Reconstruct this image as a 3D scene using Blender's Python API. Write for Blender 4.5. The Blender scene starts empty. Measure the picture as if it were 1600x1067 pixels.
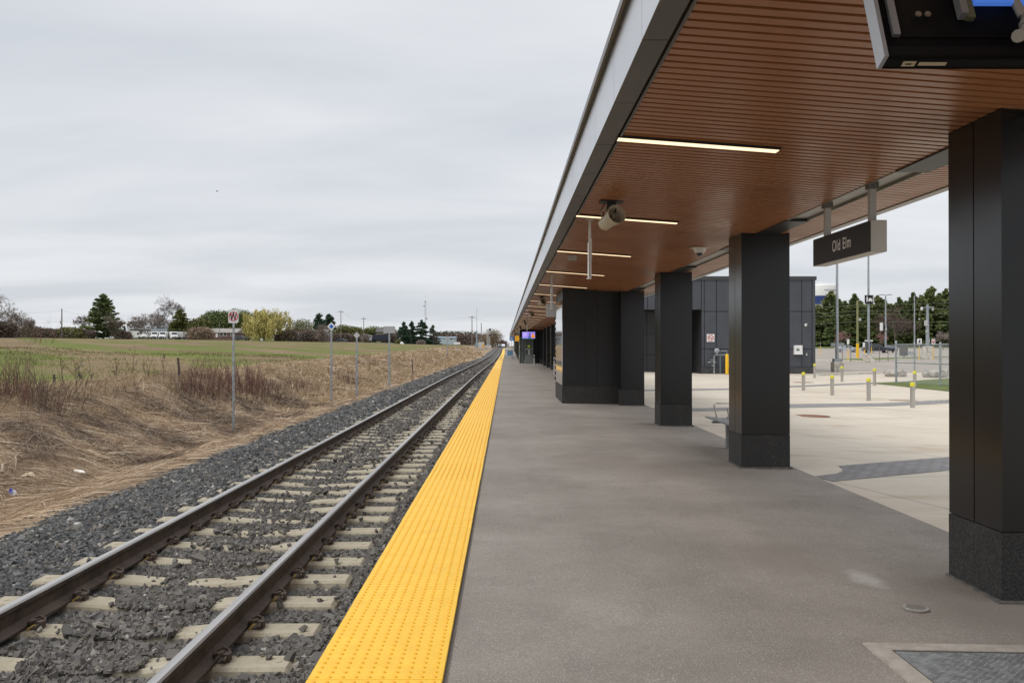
import bpy, math, random
import numpy as np
from mathutils import Vector, Matrix
R = math.radians
scn = bpy.context.scene
COL = scn.collection
# ------------------------------------------------------------------ camera
F = 1390.0; VX = 790.0; VY = 541.0; CH = 1.513       # photo pixels, eye height above the platform edge
cam = bpy.data.cameras.new('camera'); cam.sensor_width = 36; cam.lens = 36*F/1600
cam.clip_start = .05; cam.clip_end = 6000
co = bpy.data.objects.new('camera', cam); COL.objects.link(co); scn.camera = co
co.location = (0, 0, CH)
co.rotation_euler = (R(90)+math.atan(7.5/F), 0, -math.atan(10/F))
# ------------------------------------------------------------------ sky, sun, exposure
SUN_EL, SUN_AZ = R(50), R(-118)                       # azimuth measured from +Y towards +X
w = bpy.data.worlds.new('World'); scn.world = w; w.use_nodes = True
nt = w.node_tree; N = nt.nodes; L = nt.links; N.clear()
out = N.new('ShaderNodeOutputWorld'); bg = N.new('ShaderNodeBackground'); bg.inputs[1].default_value = .1
L.new(bg.outputs[0], out.inputs[0])
sky = N.new('ShaderNodeTexSky'); sky.sky_type = 'NISHITA'; sky.sun_disc = False
sky.sun_elevation = SUN_EL; sky.sun_rotation = SUN_AZ
tc = N.new('ShaderNodeTexCoord'); sp = N.new('ShaderNodeSeparateXYZ'); L.new(tc.outputs['Generated'], sp.inputs[0])
mz = N.new('ShaderNodeMath'); mz.operation = 'MAXIMUM'; L.new(sp.outputs[2], mz.inputs[0]); mz.inputs[1].default_value = 0
az = N.new('ShaderNodeMath'); az.operation = 'ADD'; L.new(mz.outputs[0], az.inputs[0]); az.inputs[1].default_value = .13
dv = N.new('ShaderNodeVectorMath'); dv.operation = 'DIVIDE'; L.new(tc.outputs['Generated'], dv.inputs[0])
cb = N.new('ShaderNodeCombineXYZ'); L.new(az.outputs[0], cb.inputs[0]); L.new(az.outputs[0], cb.inputs[1]); cb.inputs[2].default_value = 1
L.new(cb.outputs[0], dv.inputs[1])
mp = N.new('ShaderNodeMapping'); mp.inputs['Scale'].default_value = (.42, .85, 1.2); mp.inputs['Rotation'].default_value = (0, 0, R(14)); mp.inputs['Location'].default_value = (1.3, .4, 0)
L.new(dv.outputs[0], mp.inputs[0])
n1 = N.new('ShaderNodeTexNoise'); n1.inputs['Scale'].default_value = 1.1; n1.inputs['Detail'].default_value = 6; n1.inputs['Roughness'].default_value = .5; n1.inputs['Distortion'].default_value = .35
L.new(mp.outputs[0], n1.inputs['Vector'])
cr = N.new('ShaderNodeValToRGB'); L.new(n1.outputs[0], cr.inputs[0])
cr.color_ramp.interpolation = 'EASE'
cr.color_ramp.elements[0].position = .30; cr.color_ramp.elements[0].color = (.55, .58, .625, 1)
cr.color_ramp.elements[1].position = .68; cr.color_ramp.elements[1].color = (.715, .73, .755, 1)
sc10 = N.new('ShaderNodeVectorMath'); sc10.operation = 'SCALE'; sc10.inputs['Scale'].default_value = 10.0
L.new(cr.outputs[0], sc10.inputs[0])
zr = N.new('ShaderNodeMapRange'); zr.interpolation_type = 'SMOOTHSTEP'; L.new(sp.outputs[2], zr.inputs[0]); zr.inputs[1].default_value = .38; zr.inputs[2].default_value = 1.0; zr.inputs[3].default_value = 10.0; zr.inputs[4].default_value = 21.0
L.new(zr.outputs[0], sc10.inputs['Scale'])
mx = N.new('ShaderNodeMixRGB'); mx.inputs[0].default_value = .95
L.new(sky.outputs[0], mx.inputs[1]); L.new(sc10.outputs[0], mx.inputs[2]); L.new(mx.outputs[0], bg.inputs[0])
sl = bpy.data.lights.new('sun', 'SUN'); sl.energy = 1.5; sl.angle = R(34); sl.color = (1, .95, .88)
so = bpy.data.objects.new('sun', sl); COL.objects.link(so)
sd = Vector((math.cos(SUN_EL)*math.sin(SUN_AZ), math.cos(SUN_EL)*math.cos(SUN_AZ), math.sin(SUN_EL)))
so.rotation_euler = sd.to_track_quat('Z', 'Y').to_euler()
scn.view_settings.view_transform = 'Standard'; scn.view_settings.look = 'None'; scn.view_settings.gamma = 1
scn.view_settings.exposure = 0.22
scn.cycles.max_bounces = 7; scn.cycles.diffuse_bounces = 4; scn.cycles.glossy_bounces = 3
try: scn.cycles.use_denoising = True
except Exception: pass

# ------------------------------------------------------------------ ground heights (metres, platform edge = 0)
def sst(a, b, x):
    t = np.clip((np.asarray(x, float)-a)/(b-a), 0, 1); return t*t*(3-2*t)
def tgrade(y): return .007*np.clip(np.asarray(y, float)-180, 0, 190)
def tshift(y): return .42*sst(38, 115, y)
def field_z(x, y):
    u = np.clip(-np.asarray(x, float)-12, 0, 400)
    return .2+4.2*(1-np.exp(-u/120))+.0042*np.clip(np.asarray(y, float), 0, 380)
def left_z(x, y):
    x = np.asarray(x, float)-tshift(y); y = np.asarray(y, float)
    base = -.47+tgrade(y)-.10*sst(-4.6, -5.7, x)-.22*sst(-5.7, -7.0, x)*(1-sst(-30, -8, -y)*0)
    t = sst(-7.0, -11.2, x)
    hum = .15*np.sin(x*1.5+y*.45)*np.sin(y*.75+1.1)+.09*np.sin(y*1.7+x*2.3)+.05*np.sin(x*4.3-y*2.9)*np.sin(y*3.7+x)
    return base*(1-t)+field_z(x, y)*t+hum*sst(-6.0, -7.5, x)*(1-.75*sst(-10.5, -13, x))
def plat_z(x, y=0): return -.02*(np.asarray(x, float)+.6)
def right_z(x, y):
    x = np.asarray(x, float); y = np.asarray(y, float)
    return -.095-.026*np.clip(x-3.82, 0, 8)+.006*np.clip(y-72, 0, 110)+.012*np.clip(y-182, 0, 90)
def ax(px, D): return (px-VX)/F*D
def az_(py, D): return CH+(VY-py)/F*D
def hit(px, py, zf):
    """first point of the ray through a photo pixel that lies on the surface zf(x,y)"""
    D = 3.0
    while D < 900:
        if az_(py, D) <= float(zf(ax(px, D), D)): return ax(px, D), D
        D += .02+D*.0005
    return ax(px, D), D
# ------------------------------------------------------------------ materials
MT = {}
def mat(name, col, rough=.6, metal=0, var=0, vs=6, bump=0, bs=60, col2=None, spec=.5, detail=4, isl=0, emit=None, es=0, stretch=None, coat=0, r2=None, thr=(.4, .6), alpha=1):
    if name in MT: return MT[name]
    m = bpy.data.materials.new(name); m.use_nodes = True; t = m.node_tree; b = t.nodes['Principled BSDF']
    b.inputs['Base Color'].default_value = (*col, 1); b.inputs['Roughness'].default_value = rough
    b.inputs['Metallic'].default_value = metal; b.inputs['Specular IOR Level'].default_value = spec
    if coat: b.inputs['Coat Weight'].default_value = coat; b.inputs['Coat Roughness'].default_value = .15
    c = None
    tc = t.nodes.new('ShaderNodeTexCoord'); v = tc.outputs['Object']
    if stretch:
        mp = t.nodes.new('ShaderNodeMapping'); mp.inputs['Scale'].default_value = stretch
        t.links.new(v, mp.inputs[0]); v = mp.outputs[0]
    if var or col2:
        n = t.nodes.new('ShaderNodeTexNoise'); n.inputs['Scale'].default_value = vs; n.inputs['Detail'].default_value = detail
        t.links.new(v, n.inputs['Vector'])
        r = t.nodes.new('ShaderNodeValToRGB'); t.links.new(n.outputs[0], r.inputs[0])
        r.color_ramp.elements[0].position = thr[0]; r.color_ramp.elements[1].position = thr[1]
        a_ = col if col2 else tuple(x*(1-var) for x in col); b_ = col2 if col2 else tuple(min(1, x*(1+var)) for x in col)
        r.color_ramp.elements[0].color = (*a_, 1); r.color_ramp.elements[1].color = (*b_, 1)
        c = r.outputs[0]
        if r2:
            rr = t.nodes.new('ShaderNodeMapRange'); t.links.new(n.outputs[0], rr.inputs[0])
            rr.inputs[3].default_value = rough; rr.inputs[4].default_value = r2; t.links.new(rr.outputs[0], b.inputs['Roughness'])
    if isl:
        g = t.nodes.new('ShaderNodeNewGeometry'); mr = t.nodes.new('ShaderNodeMapRange')
        t.links.new(g.outputs['Random Per Island'], mr.inputs[0]); mr.inputs[3].default_value = 1-isl; mr.inputs[4].default_value = 1+isl
        mu = t.nodes.new('ShaderNodeVectorMath'); mu.operation = 'SCALE'
        if c: t.links.new(c, mu.inputs[0])
        else: mu.inputs[0].default_value = col
        t.links.new(mr.outputs[0], mu.inputs['Scale']); c = mu.outputs[0]
    if c: t.links.new(c, b.inputs['Base Color'])
    if bump:
        n2 = t.nodes.new('ShaderNodeTexNoise'); n2.inputs['Scale'].default_value = bs; n2.inputs['Detail'].default_value = 5
        t.links.new(v, n2.inputs['Vector']); bp = t.nodes.new('ShaderNodeBump'); bp.inputs['Strength'].default_value = bump
        bp.inputs['Distance'].default_value = .02; t.links.new(n2.outputs[0], bp.inputs['Height']); t.links.new(bp.outputs[0], b.inputs['Normal'])
    if emit:
        b.inputs['Emission Color'].default_value = (*emit, 1); b.inputs['Emission Strength'].default_value = es
    if alpha < 1: b.inputs['Alpha'].default_value = alpha
    MT[name] = m; return m
class G:
    """small node-graph writer for the hand-made surfaces"""
    def __init__(s, name, rough=.8, spec=.4):
        s.m = bpy.data.materials.new(name); s.m.use_nodes = True; s.t = s.m.node_tree; s.b = s.t.nodes['Principled BSDF']
        s.b.inputs['Roughness'].default_value = rough; s.b.inputs['Specular IOR Level'].default_value = spec
        s.tc = s.t.nodes.new('ShaderNodeTexCoord'); s.v = s.tc.outputs['Object']
    def map(s, scale=(1, 1, 1), rot=(0, 0, 0), v=None):
        n = s.t.nodes.new('ShaderNodeMapping'); n.inputs['Scale'].default_value = scale; n.inputs['Rotation'].default_value = rot
        s.t.links.new(v or s.v, n.inputs[0]); return n.outputs[0]
    def noise(s, scale, v=None, detail=5, rough=.55, dist=0):
        n = s.t.nodes.new('ShaderNodeTexNoise'); n.inputs['Scale'].default_value = scale; n.inputs['Detail'].default_value = detail
        n.inputs['Roughness'].default_value = rough; n.inputs['Distortion'].default_value = dist
        s.t.links.new(v or s.v, n.inputs['Vector']); return n.outputs[0]
    def vor(s, scale, v=None, feature='F1', out='Distance'):
        n = s.t.nodes.new('ShaderNodeTexVoronoi'); n.inputs['Scale'].default_value = scale; n.feature = feature
        s.t.links.new(v or s.v, n.inputs['Vector']); return n.outputs[out]
    def ramp(s, x, stops):
        n = s.t.nodes.new('ShaderNodeValToRGB'); s.t.links.new(x, n.inputs[0]); e = n.color_ramp.elements
        while len(e) < len(stops): e.new(.5)
        for k, (p, c) in enumerate(stops):
            e[k].position = p; e[k].color = (*c, 1) if len(c) == 3 else c
        return n.outputs[0]
    def g(s, x, a, b): return s.ramp(x, [(a, (0, 0, 0)), (b, (1, 1, 1))]) if a < b else s.ramp(x, [(b, (1, 1, 1)), (a, (0, 0, 0))])
    def mix(s, f, a, b, mode='MIX'):
        n = s.t.nodes.new('ShaderNodeMixRGB'); n.blend_type = mode
        for k, q in ((0, f), (1, a), (2, b)):
            if isinstance(q, (int, float)): n.inputs[k].default_value = q
            elif isinstance(q, tuple): n.inputs[k].default_value = (*q, 1)
            else: s.t.links.new(q, n.inputs[k])
        return n.outputs[0]
    def math(s, op, a, b=0.0):
        n = s.t.nodes.new('ShaderNodeMath'); n.operation = op
        for k, q in ((0, a), (1, b)):
            if isinstance(q, (int, float)): n.inputs[k].default_value = q
            else: s.t.links.new(q, n.inputs[k])
        return n.outputs[0]
    def xyz(s, v=None):
        n = s.t.nodes.new('ShaderNodeSeparateXYZ'); s.t.links.new(v or s.v, n.inputs[0]); return n.outputs
    def isl(s):
        n = s.t.nodes.new('ShaderNodeNewGeometry'); return n.outputs['Random Per Island']
    def col(s, c): s.t.links.new(c, s.b.inputs['Base Color'])
    def bump(s, h, st=.5, d=.02):
        n = s.t.nodes.new('ShaderNodeBump'); n.inputs['Strength'].default_value = st; n.inputs['Distance'].default_value = d
        s.t.links.new(h, n.inputs['Height']); s.t.links.new(n.outputs[0], s.b.inputs['Normal'])
    def rough(s, x): s.t.links.new(x, s.b.inputs['Roughness'])
# ------------------------------------------------------------------ mesh helpers
class MB:
    def __init__(s): s.v = []; s.f = []; s.m = []
    def add(s, vs, fs, m=0):
        o = len(s.v); s.v += [tuple(q) for q in vs]; s.f += [tuple(i+o for i in q) for q in fs]; s.m += [m]*len(fs); return s
    def box(s, x0, x1, y0, y1, z0, z1, m=0, bev=0):
        if bev:
            b = bev; vs = []
            for z, d in ((z0, b), (z0+b, 0), (z1-b, 0), (z1, b)):
                vs += [(x0+d, y0+d, z), (x1-d, y0+d, z), (x1-d, y1-d, z), (x0+d, y1-d, z)]
            fs = [(3, 2, 1, 0), (12, 13, 14, 15)]
            for k in range(3):
                for i in range(4): j = (i+1) % 4; fs.append((4*k+i, 4*k+j, 4*k+4+j, 4*k+4+i))
            return s.add(vs, fs, m)
        return s.add([(x0,y0,z0),(x1,y0,z0),(x1,y1,z0),(x0,y1,z0),(x0,y0,z1),(x1,y0,z1),(x1,y1,z1),(x0,y1,z1)],
                     [(3,2,1,0),(4,5,6,7),(0,1,5,4),(1,2,6,5),(2,3,7,6),(3,0,4,7)], m)
    def tube(s, pts, rad, n=8, m=0, cap=True):
        P = [Vector(p) for p in pts]; rs = rad if isinstance(rad, (list, tuple)) else [rad]*len(P); vs = []; fs = []
        for i, p in enumerate(P):
            d = (P[min(i+1, len(P)-1)]-P[max(i-1, 0)]); d = d.normalized() if d.length > 1e-9 else Vector((0, 0, 1))
            u = d.cross(Vector((0, 0, 1)) if abs(d.z) < .95 else Vector((1, 0, 0))).normalized(); v = d.cross(u)
            for k in range(n):
                a = 2*math.pi*(k+.5)/n; vs.append(p+(u*math.cos(a)+v*math.sin(a))*rs[i])
        for i in range(len(P)-1):
            for k in range(n):
                k2 = (k+1) % n; fs.append((i*n+k, i*n+k2, (i+1)*n+k2, (i+1)*n+k))
        if cap: fs += [tuple(reversed(range(n))), tuple(range((len(P)-1)*n, len(P)*n))]
        return s.add(vs, fs, m)
    def lathe(s, prof, c=(0, 0, 0), n=20, m=0, axis='z', cap=True):
        vs = []; fs = []
        for r, h in prof:
            for k in range(n):
                a = 2*math.pi*k/n; q = (r*math.cos(a), r*math.sin(a), h)
                if axis == 'y': q = (q[0], q[2], q[1])
                if axis == 'x': q = (q[2], q[0], q[1])
                vs.append((c[0]+q[0], c[1]+q[1], c[2]+q[2]))
        for i in range(len(prof)-1):
            for k in range(n):
                k2 = (k+1) % n; fs.append((i*n+k, i*n+k2, (i+1)*n+k2, (i+1)*n+k))
        if cap: fs += [tuple(reversed(range(n))), tuple(range((len(prof)-1)*n, len(prof)*n))]
        return s.add(vs, fs, m)
    def prism(s, poly, lo, hi, axis='z', m=0):
        n = len(poly); vs = []
        for h in (lo, hi):
            for a, b in poly: vs.append({'z': (a, b, h), 'y': (a, h, b), 'x': (h, a, b)}[axis])
        return s.add(vs, [tuple(reversed(range(n))), tuple(range(n, 2*n))]+[(i, (i+1) % n, n+(i+1) % n, n+i) for i in range(n)], m)
    def rot(s, ang, c=(0, 0, 0), axis='Z'):
        M = Matrix.Rotation(ang, 3, axis); c = Vector(c); s.v = [tuple(M @ (Vector(q)-c)+c) for q in s.v]; return s
    def move(s, d): s.v = [(a+d[0], b+d[1], c+d[2]) for a, b, c in s.v]; return s
    def build(s, name, mats, parent=None, smooth=False, label=None, world=True):
        me = bpy.data.meshes.new(name); o = bpy.data.objects.new(name, me); COL.objects.link(o)
        V = s.v
        if parent is not None:
            if world:
                l = wloc(parent); V = [(a-l[0], b-l[1], c-l[2]) for a, b, c in V]
            o.parent = parent
        me.from_pydata(V, [], s.f)
        for q in (mats if isinstance(mats, (list, tuple)) else [mats]): me.materials.append(q)
        me.polygons.foreach_set('material_index', s.m)
        fixn(me)
        if smooth:
            me.polygons.foreach_set('use_smooth', [True]*len(s.f))
            me.set_sharp_from_angle(angle=R(38))
        me.update()
        if label: o['label'] = label
        return o
import bmesh
def fixn(me):
    b = bmesh.new(); b.from_mesh(me); bmesh.ops.recalc_face_normals(b, faces=b.faces); b.to_mesh(me); b.free()
def wloc(o):
    l = Vector(o.location); p = o.parent
    while p: l += Vector(p.location); p = p.parent
    return l
def T(name, label, cat, loc=(0, 0, 0), rz=0, group=None):
    o = bpy.data.objects.new(name, None); COL.objects.link(o); o.location = loc; o.rotation_euler = (0, 0, rz)
    o.empty_display_size = .1
    return tag(o, label, cat, group)
def tag(o, label, cat, group=None, kind=None):
    if label: o['label'] = label
    if cat: o['category'] = cat
    if group: o['group'] = group
    if kind: o['kind'] = kind
    return o
def S(o, label=None, cat=None): o['kind'] = 'structure'; tag(o, label, cat); return o
def dup(o, loc=None, rz=None, label=None, scale=None, parent=None):
    c = o.copy(); COL.objects.link(c)
    if loc is not None: c.location = loc
    if rz is not None: c.rotation_euler = (0, 0, rz)
    if scale is not None: c.scale = scale
    if label: c['label'] = label
    if parent is not None: c.parent = parent
    for ch in list(o.children): dup(ch, parent=c)
    return c
def npmesh(name, V, Fc, mats, parent=None, mi=None, smooth=False):
    """V (n,3), Fc (m,k) arrays, all faces with k corners"""
    me = bpy.data.meshes.new(name); V = np.asarray(V, np.float32); Fc = np.asarray(Fc, np.int32)
    if parent is not None: V = V-np.array(wloc(parent), np.float32)
    k = Fc.shape[1]; me.vertices.add(len(V)); me.vertices.foreach_set('co', V.ravel())
    me.loops.add(Fc.size); me.loops.foreach_set('vertex_index', Fc.ravel())
    me.polygons.add(len(Fc)); me.polygons.foreach_set('loop_start', np.arange(0, Fc.size, k, dtype=np.int32))
    me.polygons.foreach_set('loop_total', np.full(len(Fc), k, np.int32))
    for q in (mats if isinstance(mats, (list, tuple)) else [mats]): me.materials.append(q)
    if mi is not None: me.polygons.foreach_set('material_index', np.asarray(mi, np.int32))
    me.polygons.foreach_set('use_smooth', np.full(len(Fc), bool(smooth)))
    me.update(calc_edges=True); me.validate()
    o = bpy.data.objects.new(name, me); COL.objects.link(o)
    if parent is not None: o.parent = parent
    return o
def sheet(name, xs, ys, zf, m, dz=0):
    xs = np.asarray(xs, float); ys = np.asarray(ys, float); X, Y = np.meshgrid(xs, ys); Z = zf(X, Y)+dz
    V = np.stack([X, Y, Z], -1).reshape(-1, 3); nx = len(xs); i = np.arange(len(ys)-1)[:, None]*nx+np.arange(nx-1)[None]
    i = i.ravel(); return npmesh(name, V, np.stack([i, i+1, i+nx+1, i+nx], 1), m, smooth=True)
def leaves(C, size, rng, elong=1.6, dirs=None):
    """one small quad per centre -> V, F"""
    n = len(C); a = rng.normal(size=(n, 3)) if dirs is None else dirs+rng.normal(size=(n, 3))*.35
    a /= np.linalg.norm(a, axis=1)[:, None]; b = np.cross(a, rng.normal(size=(n, 3))); b /= np.linalg.norm(b, axis=1)[:, None]
    s = (size*(.6+.8*rng.random(n)))[:, None]; a = a*s*elong; b = b*s*.6
    V = np.stack([C-a, C+b, C+a, C-b], 1).reshape(-1, 3); return V, np.arange(4*n).reshape(n, 4)
def strips(P, Dv, Ln, Wd, sag, rng, seg=3):
    n = len(P); side = np.cross(Dv, rng.normal(size=(n, 3))); side /= np.linalg.norm(side, axis=1)[:, None]+1e-9
    V = np.zeros((n, 2*(seg+1), 3)); 
    for k in range(seg+1):
        t = k/seg; c = P+Dv*(Ln*t)[:, None]; c[:, 2] -= sag*t*t*Ln
        wv = side*(Wd*(1-.75*t))[:, None]; V[:, 2*k] = c-wv; V[:, 2*k+1] = c+wv
    base = (np.arange(n)*2*(seg+1))[:, None]; Fs = []
    for k in range(seg): Fs.append(base+np.array([[2*k, 2*k+1, 2*k+3, 2*k+2]]))
    return V.reshape(-1, 3), np.concatenate(Fs, 0)
def textmb(s, size, m=0, depth=.002):
    cu = bpy.data.curves.new('lettering', 'FONT'); cu.body = s; cu.size = size; cu.extrude = depth; cu.space_character = 1.12; cu.offset = .0012*size/.135; cu.align_x = 'CENTER'; cu.align_y = 'CENTER'
    o = bpy.data.objects.new('lettering', cu); COL.objects.link(o)
    dg = bpy.context.evaluated_depsgraph_get(); me = bpy.data.meshes.new_from_object(o.evaluated_get(dg))
    mb = MB().add([tuple(v.co) for v in me.vertices], [tuple(p.vertices) for p in me.polygons], m)
    bpy.data.objects.remove(o); bpy.data.meshes.remove(me); return mb
def ordw(n):
    w_ = ['nearest', 'second', 'third', 'fourth', 'fifth', 'sixth', 'seventh', 'eighth', 'ninth', 'tenth', 'eleventh', 'twelfth', 'thirteenth', 'fourteenth', 'fifteenth', 'sixteenth', 'seventeenth', 'eighteenth', 'nineteenth', 'twentieth']
    return w_[n] if n < 20 else str(n+1)+('th' if (n+1) % 10 not in (1, 2, 3) or 10 < (n+1) % 100 < 14 else {1: 'st', 2: 'nd', 3: 'rd'}[(n+1) % 10])
exec_parts = []
# ------------------------------------------------------------------ shared materials
galv = mat('galvanised', (.36, .39, .41), .42, .75, var=.18, vs=9)
galvd = mat('galvanised_dull', (.33, .35, .36), .6, .3, var=.15, vs=12)
blackm = mat('black_metal', (.012, .012, .013), .45)
steel = mat('stainless', (.5, .48, .45), .32, .85, var=.08, vs=14)
yel = mat('yellow_paint', (.80, .47, .01), .45, var=.06, vs=20)
white = mat('white_paint', (.75, .75, .74), .45, var=.04, vs=9)
red = mat('red_paint', (.55, .02, .03), .45)
glassd = mat('dark_glass', (.03, .035, .04), .08, spec=.8)
conc = mat('concrete', (.46, .43, .38), .85, var=.14, vs=7, bump=.25, bs=70)
tyre = mat('tyre', (.02, .02, .02), .8)
woodp = mat('pole_wood', (.17, .15, .13), .85, var=.2, vs=6, stretch=(8, 8, .6))
bark = mat('bark', (.12, .10, .085), .9, var=.25, vs=4)
twig = mat('twig', (.17, .14, .12), .9, isl=.3)
# ================================================================== THE GROUND
rng = np.random.default_rng(7); random.seed(7)
# --- field and bank
g = G('field_soil', .95, .15)
mv = g.map((.12, .022, 0), v=g.map((1, 1, 1), (0, 0, R(-32)))); warp = g.noise(.9, mv, 5, .55, .8)
fine = g.noise(.35, None, 6, .65); tuft = g.noise(2.2, None, 5, .7)
gm = g.math('ADD', g.math('MULTIPLY', warp, .72), g.math('MULTIPLY', fine, .28))
wx = g.xyz(g.map((1, 1, 1), (0, 0, R(-32)))); ph = g.math('ADD', g.math('MULTIPLY', wx[0], .55), g.math('MULTIPLY', g.noise(.03, None, 3), 14.0))
bandw = g.math('MULTIPLY', g.math('ADD', g.math('SINE', ph), 1.0), .5)
gm = g.math('ADD', g.math('MULTIPLY', gm, .78), g.math('MULTIPLY', bandw, .17)); gm = g.math('SUBTRACT', gm, g.math('MULTIPLY', g.g(g.math('MULTIPLY', g.xyz()[1], .004), .38, .75), .022)); gm = g.g(gm, .425, .515)
soil = g.mix(g.g(g.noise(.12, None, 4), .35, .65), (.165, .115, .062), (.25, .18, .105))
green = g.mix(g.g(fine, .35, .65), (.10, .125, .024), (.15, .17, .036))
c = g.mix(gm, soil, green); c = g.mix(g.math('MULTIPLY', g.g(tuft, .4, .62), .35), c, (.10, .085, .04))
sx = g.xyz(); straw = g.mix(g.g(g.noise(1.4), .35, .65), (.20, .145, .095), (.38, .28, .185))
near = g.g(g.math('ADD', g.math('MULTIPLY', g.math('ADD', sx[0], 15.3), .14), g.math('MULTIPLY', g.noise(.5), .9)), .62, 1.0)
c = g.mix(near, c, straw); g.col(c); g.bump(tuft, .6, .08)
xs = np.concatenate([-np.geomspace(700, 13.5, 46), np.arange(-13, -5.0, .22), [-4.7]])
ys = np.concatenate([np.arange(-14, 60, .3), np.geomspace(60, 1500, 60)])
S(sheet('field', xs, ys, left_z, g.m), 'brown and green ploughed field rising away from the railway')
# --- everything right of the track, under platform, plaza and car park
g = G('earth', .95, .15); g.col(g.mix(g.g(g.noise(.3), .4, .6), (.14, .13, .07), (.22, .19, .12)))
def under(x, y): return np.where(np.asarray(x) < 3.9, -.62+tgrade(y), right_z(x, y)-.03)
xs = np.concatenate([[-4.75, -.5, 3.7, 4.0], np.geomspace(4.5, 900, 40)])
ys = np.concatenate([[-14], np.arange(0, 400, 12), np.geomspace(400, 1500, 12)])
S(sheet('ground', xs, ys, under, g.m), 'bare earth under and beyond the station')
# --- ballast bed
g = G('ballast_fines', .95, .2)
v1 = g.vor(24); nn = g.noise(6, None, 6, .7)
c = g.mix(g.g(v1, .05, .5), (.03, .03, .03), (.10, .095, .09)); c = g.mix(g.g(nn, .45, .7), c, (.16, .145, .125)); g.col(c); g.bump(v1, .9, .03)  # bed coloured darker to carry the contact shade between the stones
def bal_z(x, y):
    xx = np.asarray(x, float)-tshift(y)
    return -.445+tgrade(y)-.17*sst(-4.7, -5.75, xx)-.03*sst(-3.3, -1.8, xx)*sst(-.8, -1.9, xx)+.012*np.sin(np.asarray(y)*2.1+xx*3)
xs0 = np.linspace(-5.9, -.8, 26)
ys = np.concatenate([np.arange(-3, 60, .4), np.arange(60, 420, 4)])
X, Y = np.meshgrid(xs0, ys); X = X+np.where(X < -1.2, tshift(Y), 0); Z = bal_z(X, Y)
i = (np.arange(len(ys)-1)[:, None]*26+np.arange(25)[None]).ravel()
S(npmesh('ballast_bed', np.stack([X, Y, Z], -1).reshape(-1, 3), np.stack([i, i+1, i+27, i+26], 1), g.m, smooth=True), 'fine stone bed below the railway ballast, coloured dark as contact shade')
# --- loose stones
PH = (1+5**.5)/2
ICO = np.array([(-1, PH, 0), (1, PH, 0), (-1, -PH, 0), (1, -PH, 0), (0, -1, PH), (0, 1, PH), (0, -1, -PH), (0, 1, -PH), (PH, 0, -1), (PH, 0, 1), (-PH, 0, -1), (-PH, 0, 1)])/1.9
ICF = np.array([(0,11,5),(0,5,1),(0,1,7),(0,7,10),(0,10,11),(1,5,9),(5,11,4),(11,10,2),(10,7,6),(7,1,8),(3,9,4),(3,4,2),(3,2,6),(3,6,8),(3,8,9),(4,9,5),(2,4,11),(6,2,10),(8,6,7),(9,8,1)])
BXV = np.array([(-1,-1,-1),(1,-1,-1),(1,1,-1),(-1,1,-1),(-1,-1,1),(1,-1,1),(1,1,1),(-1,1,1)])*.72
BXF = np.array([(3,2,1,0),(4,5,6,7),(0,1,5,4),(1,2,6,5),(2,3,7,6),(3,0,4,7)])
def rocks(P, r):
    n = len(P); V = BXV[None]*(1+.34*rng.normal(size=(n, 8, 3)).clip(-1.6, 1.1))
    V = V*(np.array([1, .8, .6])[None, None]*(.8+.45*rng.random((n, 1, 3))))
    q = rng.normal(size=(n, 4)); q[:, 1:3] *= .45; q /= np.linalg.norm(q, axis=1)[:, None]; a, b, c, d = q.T
    M = np.stack([np.stack([1-2*(c*c+d*d), 2*(b*c-a*d), 2*(b*d+a*c)], -1), np.stack([2*(b*c+a*d), 1-2*(b*b+d*d), 2*(c*d-a*b)], -1), np.stack([2*(b*d-a*c), 2*(c*d+a*b), 1-2*(b*b+c*c)], -1)], 1)
    V = np.einsum('nij,nkj->nki', M, V)*r[:, None, None]+P[:, None]
    return V.reshape(-1, 3), (np.arange(n)[:, None, None]*8+BXF[None]).reshape(-1, 4)
TIE0, TSP, TIEH = 5.45-2*.644, .644, -.40
def tie_top(x): return TIEH-.035*np.clip(1-np.abs(x)/.55, 0, 1)
RXR, RXL = -1.82, -3.32; TC = (RXR+RXL)/2
PS, RS = [], []
for (y0, y1, dens, rad) in ((3.6, 8.5, 2100, .0235), (8.5, 15, 1150, .027), (15, 28, 520, .035), (28, 60, 170, .052), (60, 110, 45, .08)):
    n = int((y1-y0)*5.0*dens*1.25); x = np.where(rng.random(n) < .2, rng.uniform(RXL, RXR, n), rng.uniform(-5.75, -.84, n)); y = rng.uniform(y0, y1, n)
    x = np.where(rng.random(n) < .02, x-.25*rng.random(n), x)
    r = rad*np.exp(rng.normal(size=n)*.26)
    gauge = (x > RXL) & (x < RXR); r = np.where(gauge & (rng.random(n) < .78), r*.58, r)
    xc = x-TC; ty = (y-TIE0)/TSP; ty = np.abs(ty-np.round(ty))*TSP
    ontie = (ty < .135+r*.5) & (np.abs(xc) < 1.31)
    # many ties have stones spilled over their middle
    tid = np.round((y-TIE0)/TSP).astype(int); spill = ((tid*7919) % 10)/10.0
    full = (tid >= 1) & (tid <= 4) & (np.abs(xc+.05*np.sin(tid*3.)) < .36)
    mid = (np.abs(xc-.15*np.sin(tid*2.3)) < .10+.28*((tid*7919) % 10 < 5)) | full
    keep = ~ontie | (mid & (rng.random(n) < np.where(full, .95, .12+.5*spill))) | (rng.random(n) < .012)
    rail = (np.abs(x-RXR) < .10+r*.6) | (np.abs(x-RXL) < .10+r*.6); keep &= ~rail
    z = bal_z(x, y)+r*.25+rng.random(n)*.012
    z = np.where(ontie, np.maximum(z, tie_top(xc)+r*.35), z)
    edge = (x > -1.2) & (xc > 1.31); z = np.where(edge, z-.02, z)
    x = x+tshift(y)*(x < -1.3)
    PS.append(np.stack([x, y, z], 1)[keep]); RS.append(r[keep])
PS = np.concatenate(PS); RS = np.concatenate(RS)
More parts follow.
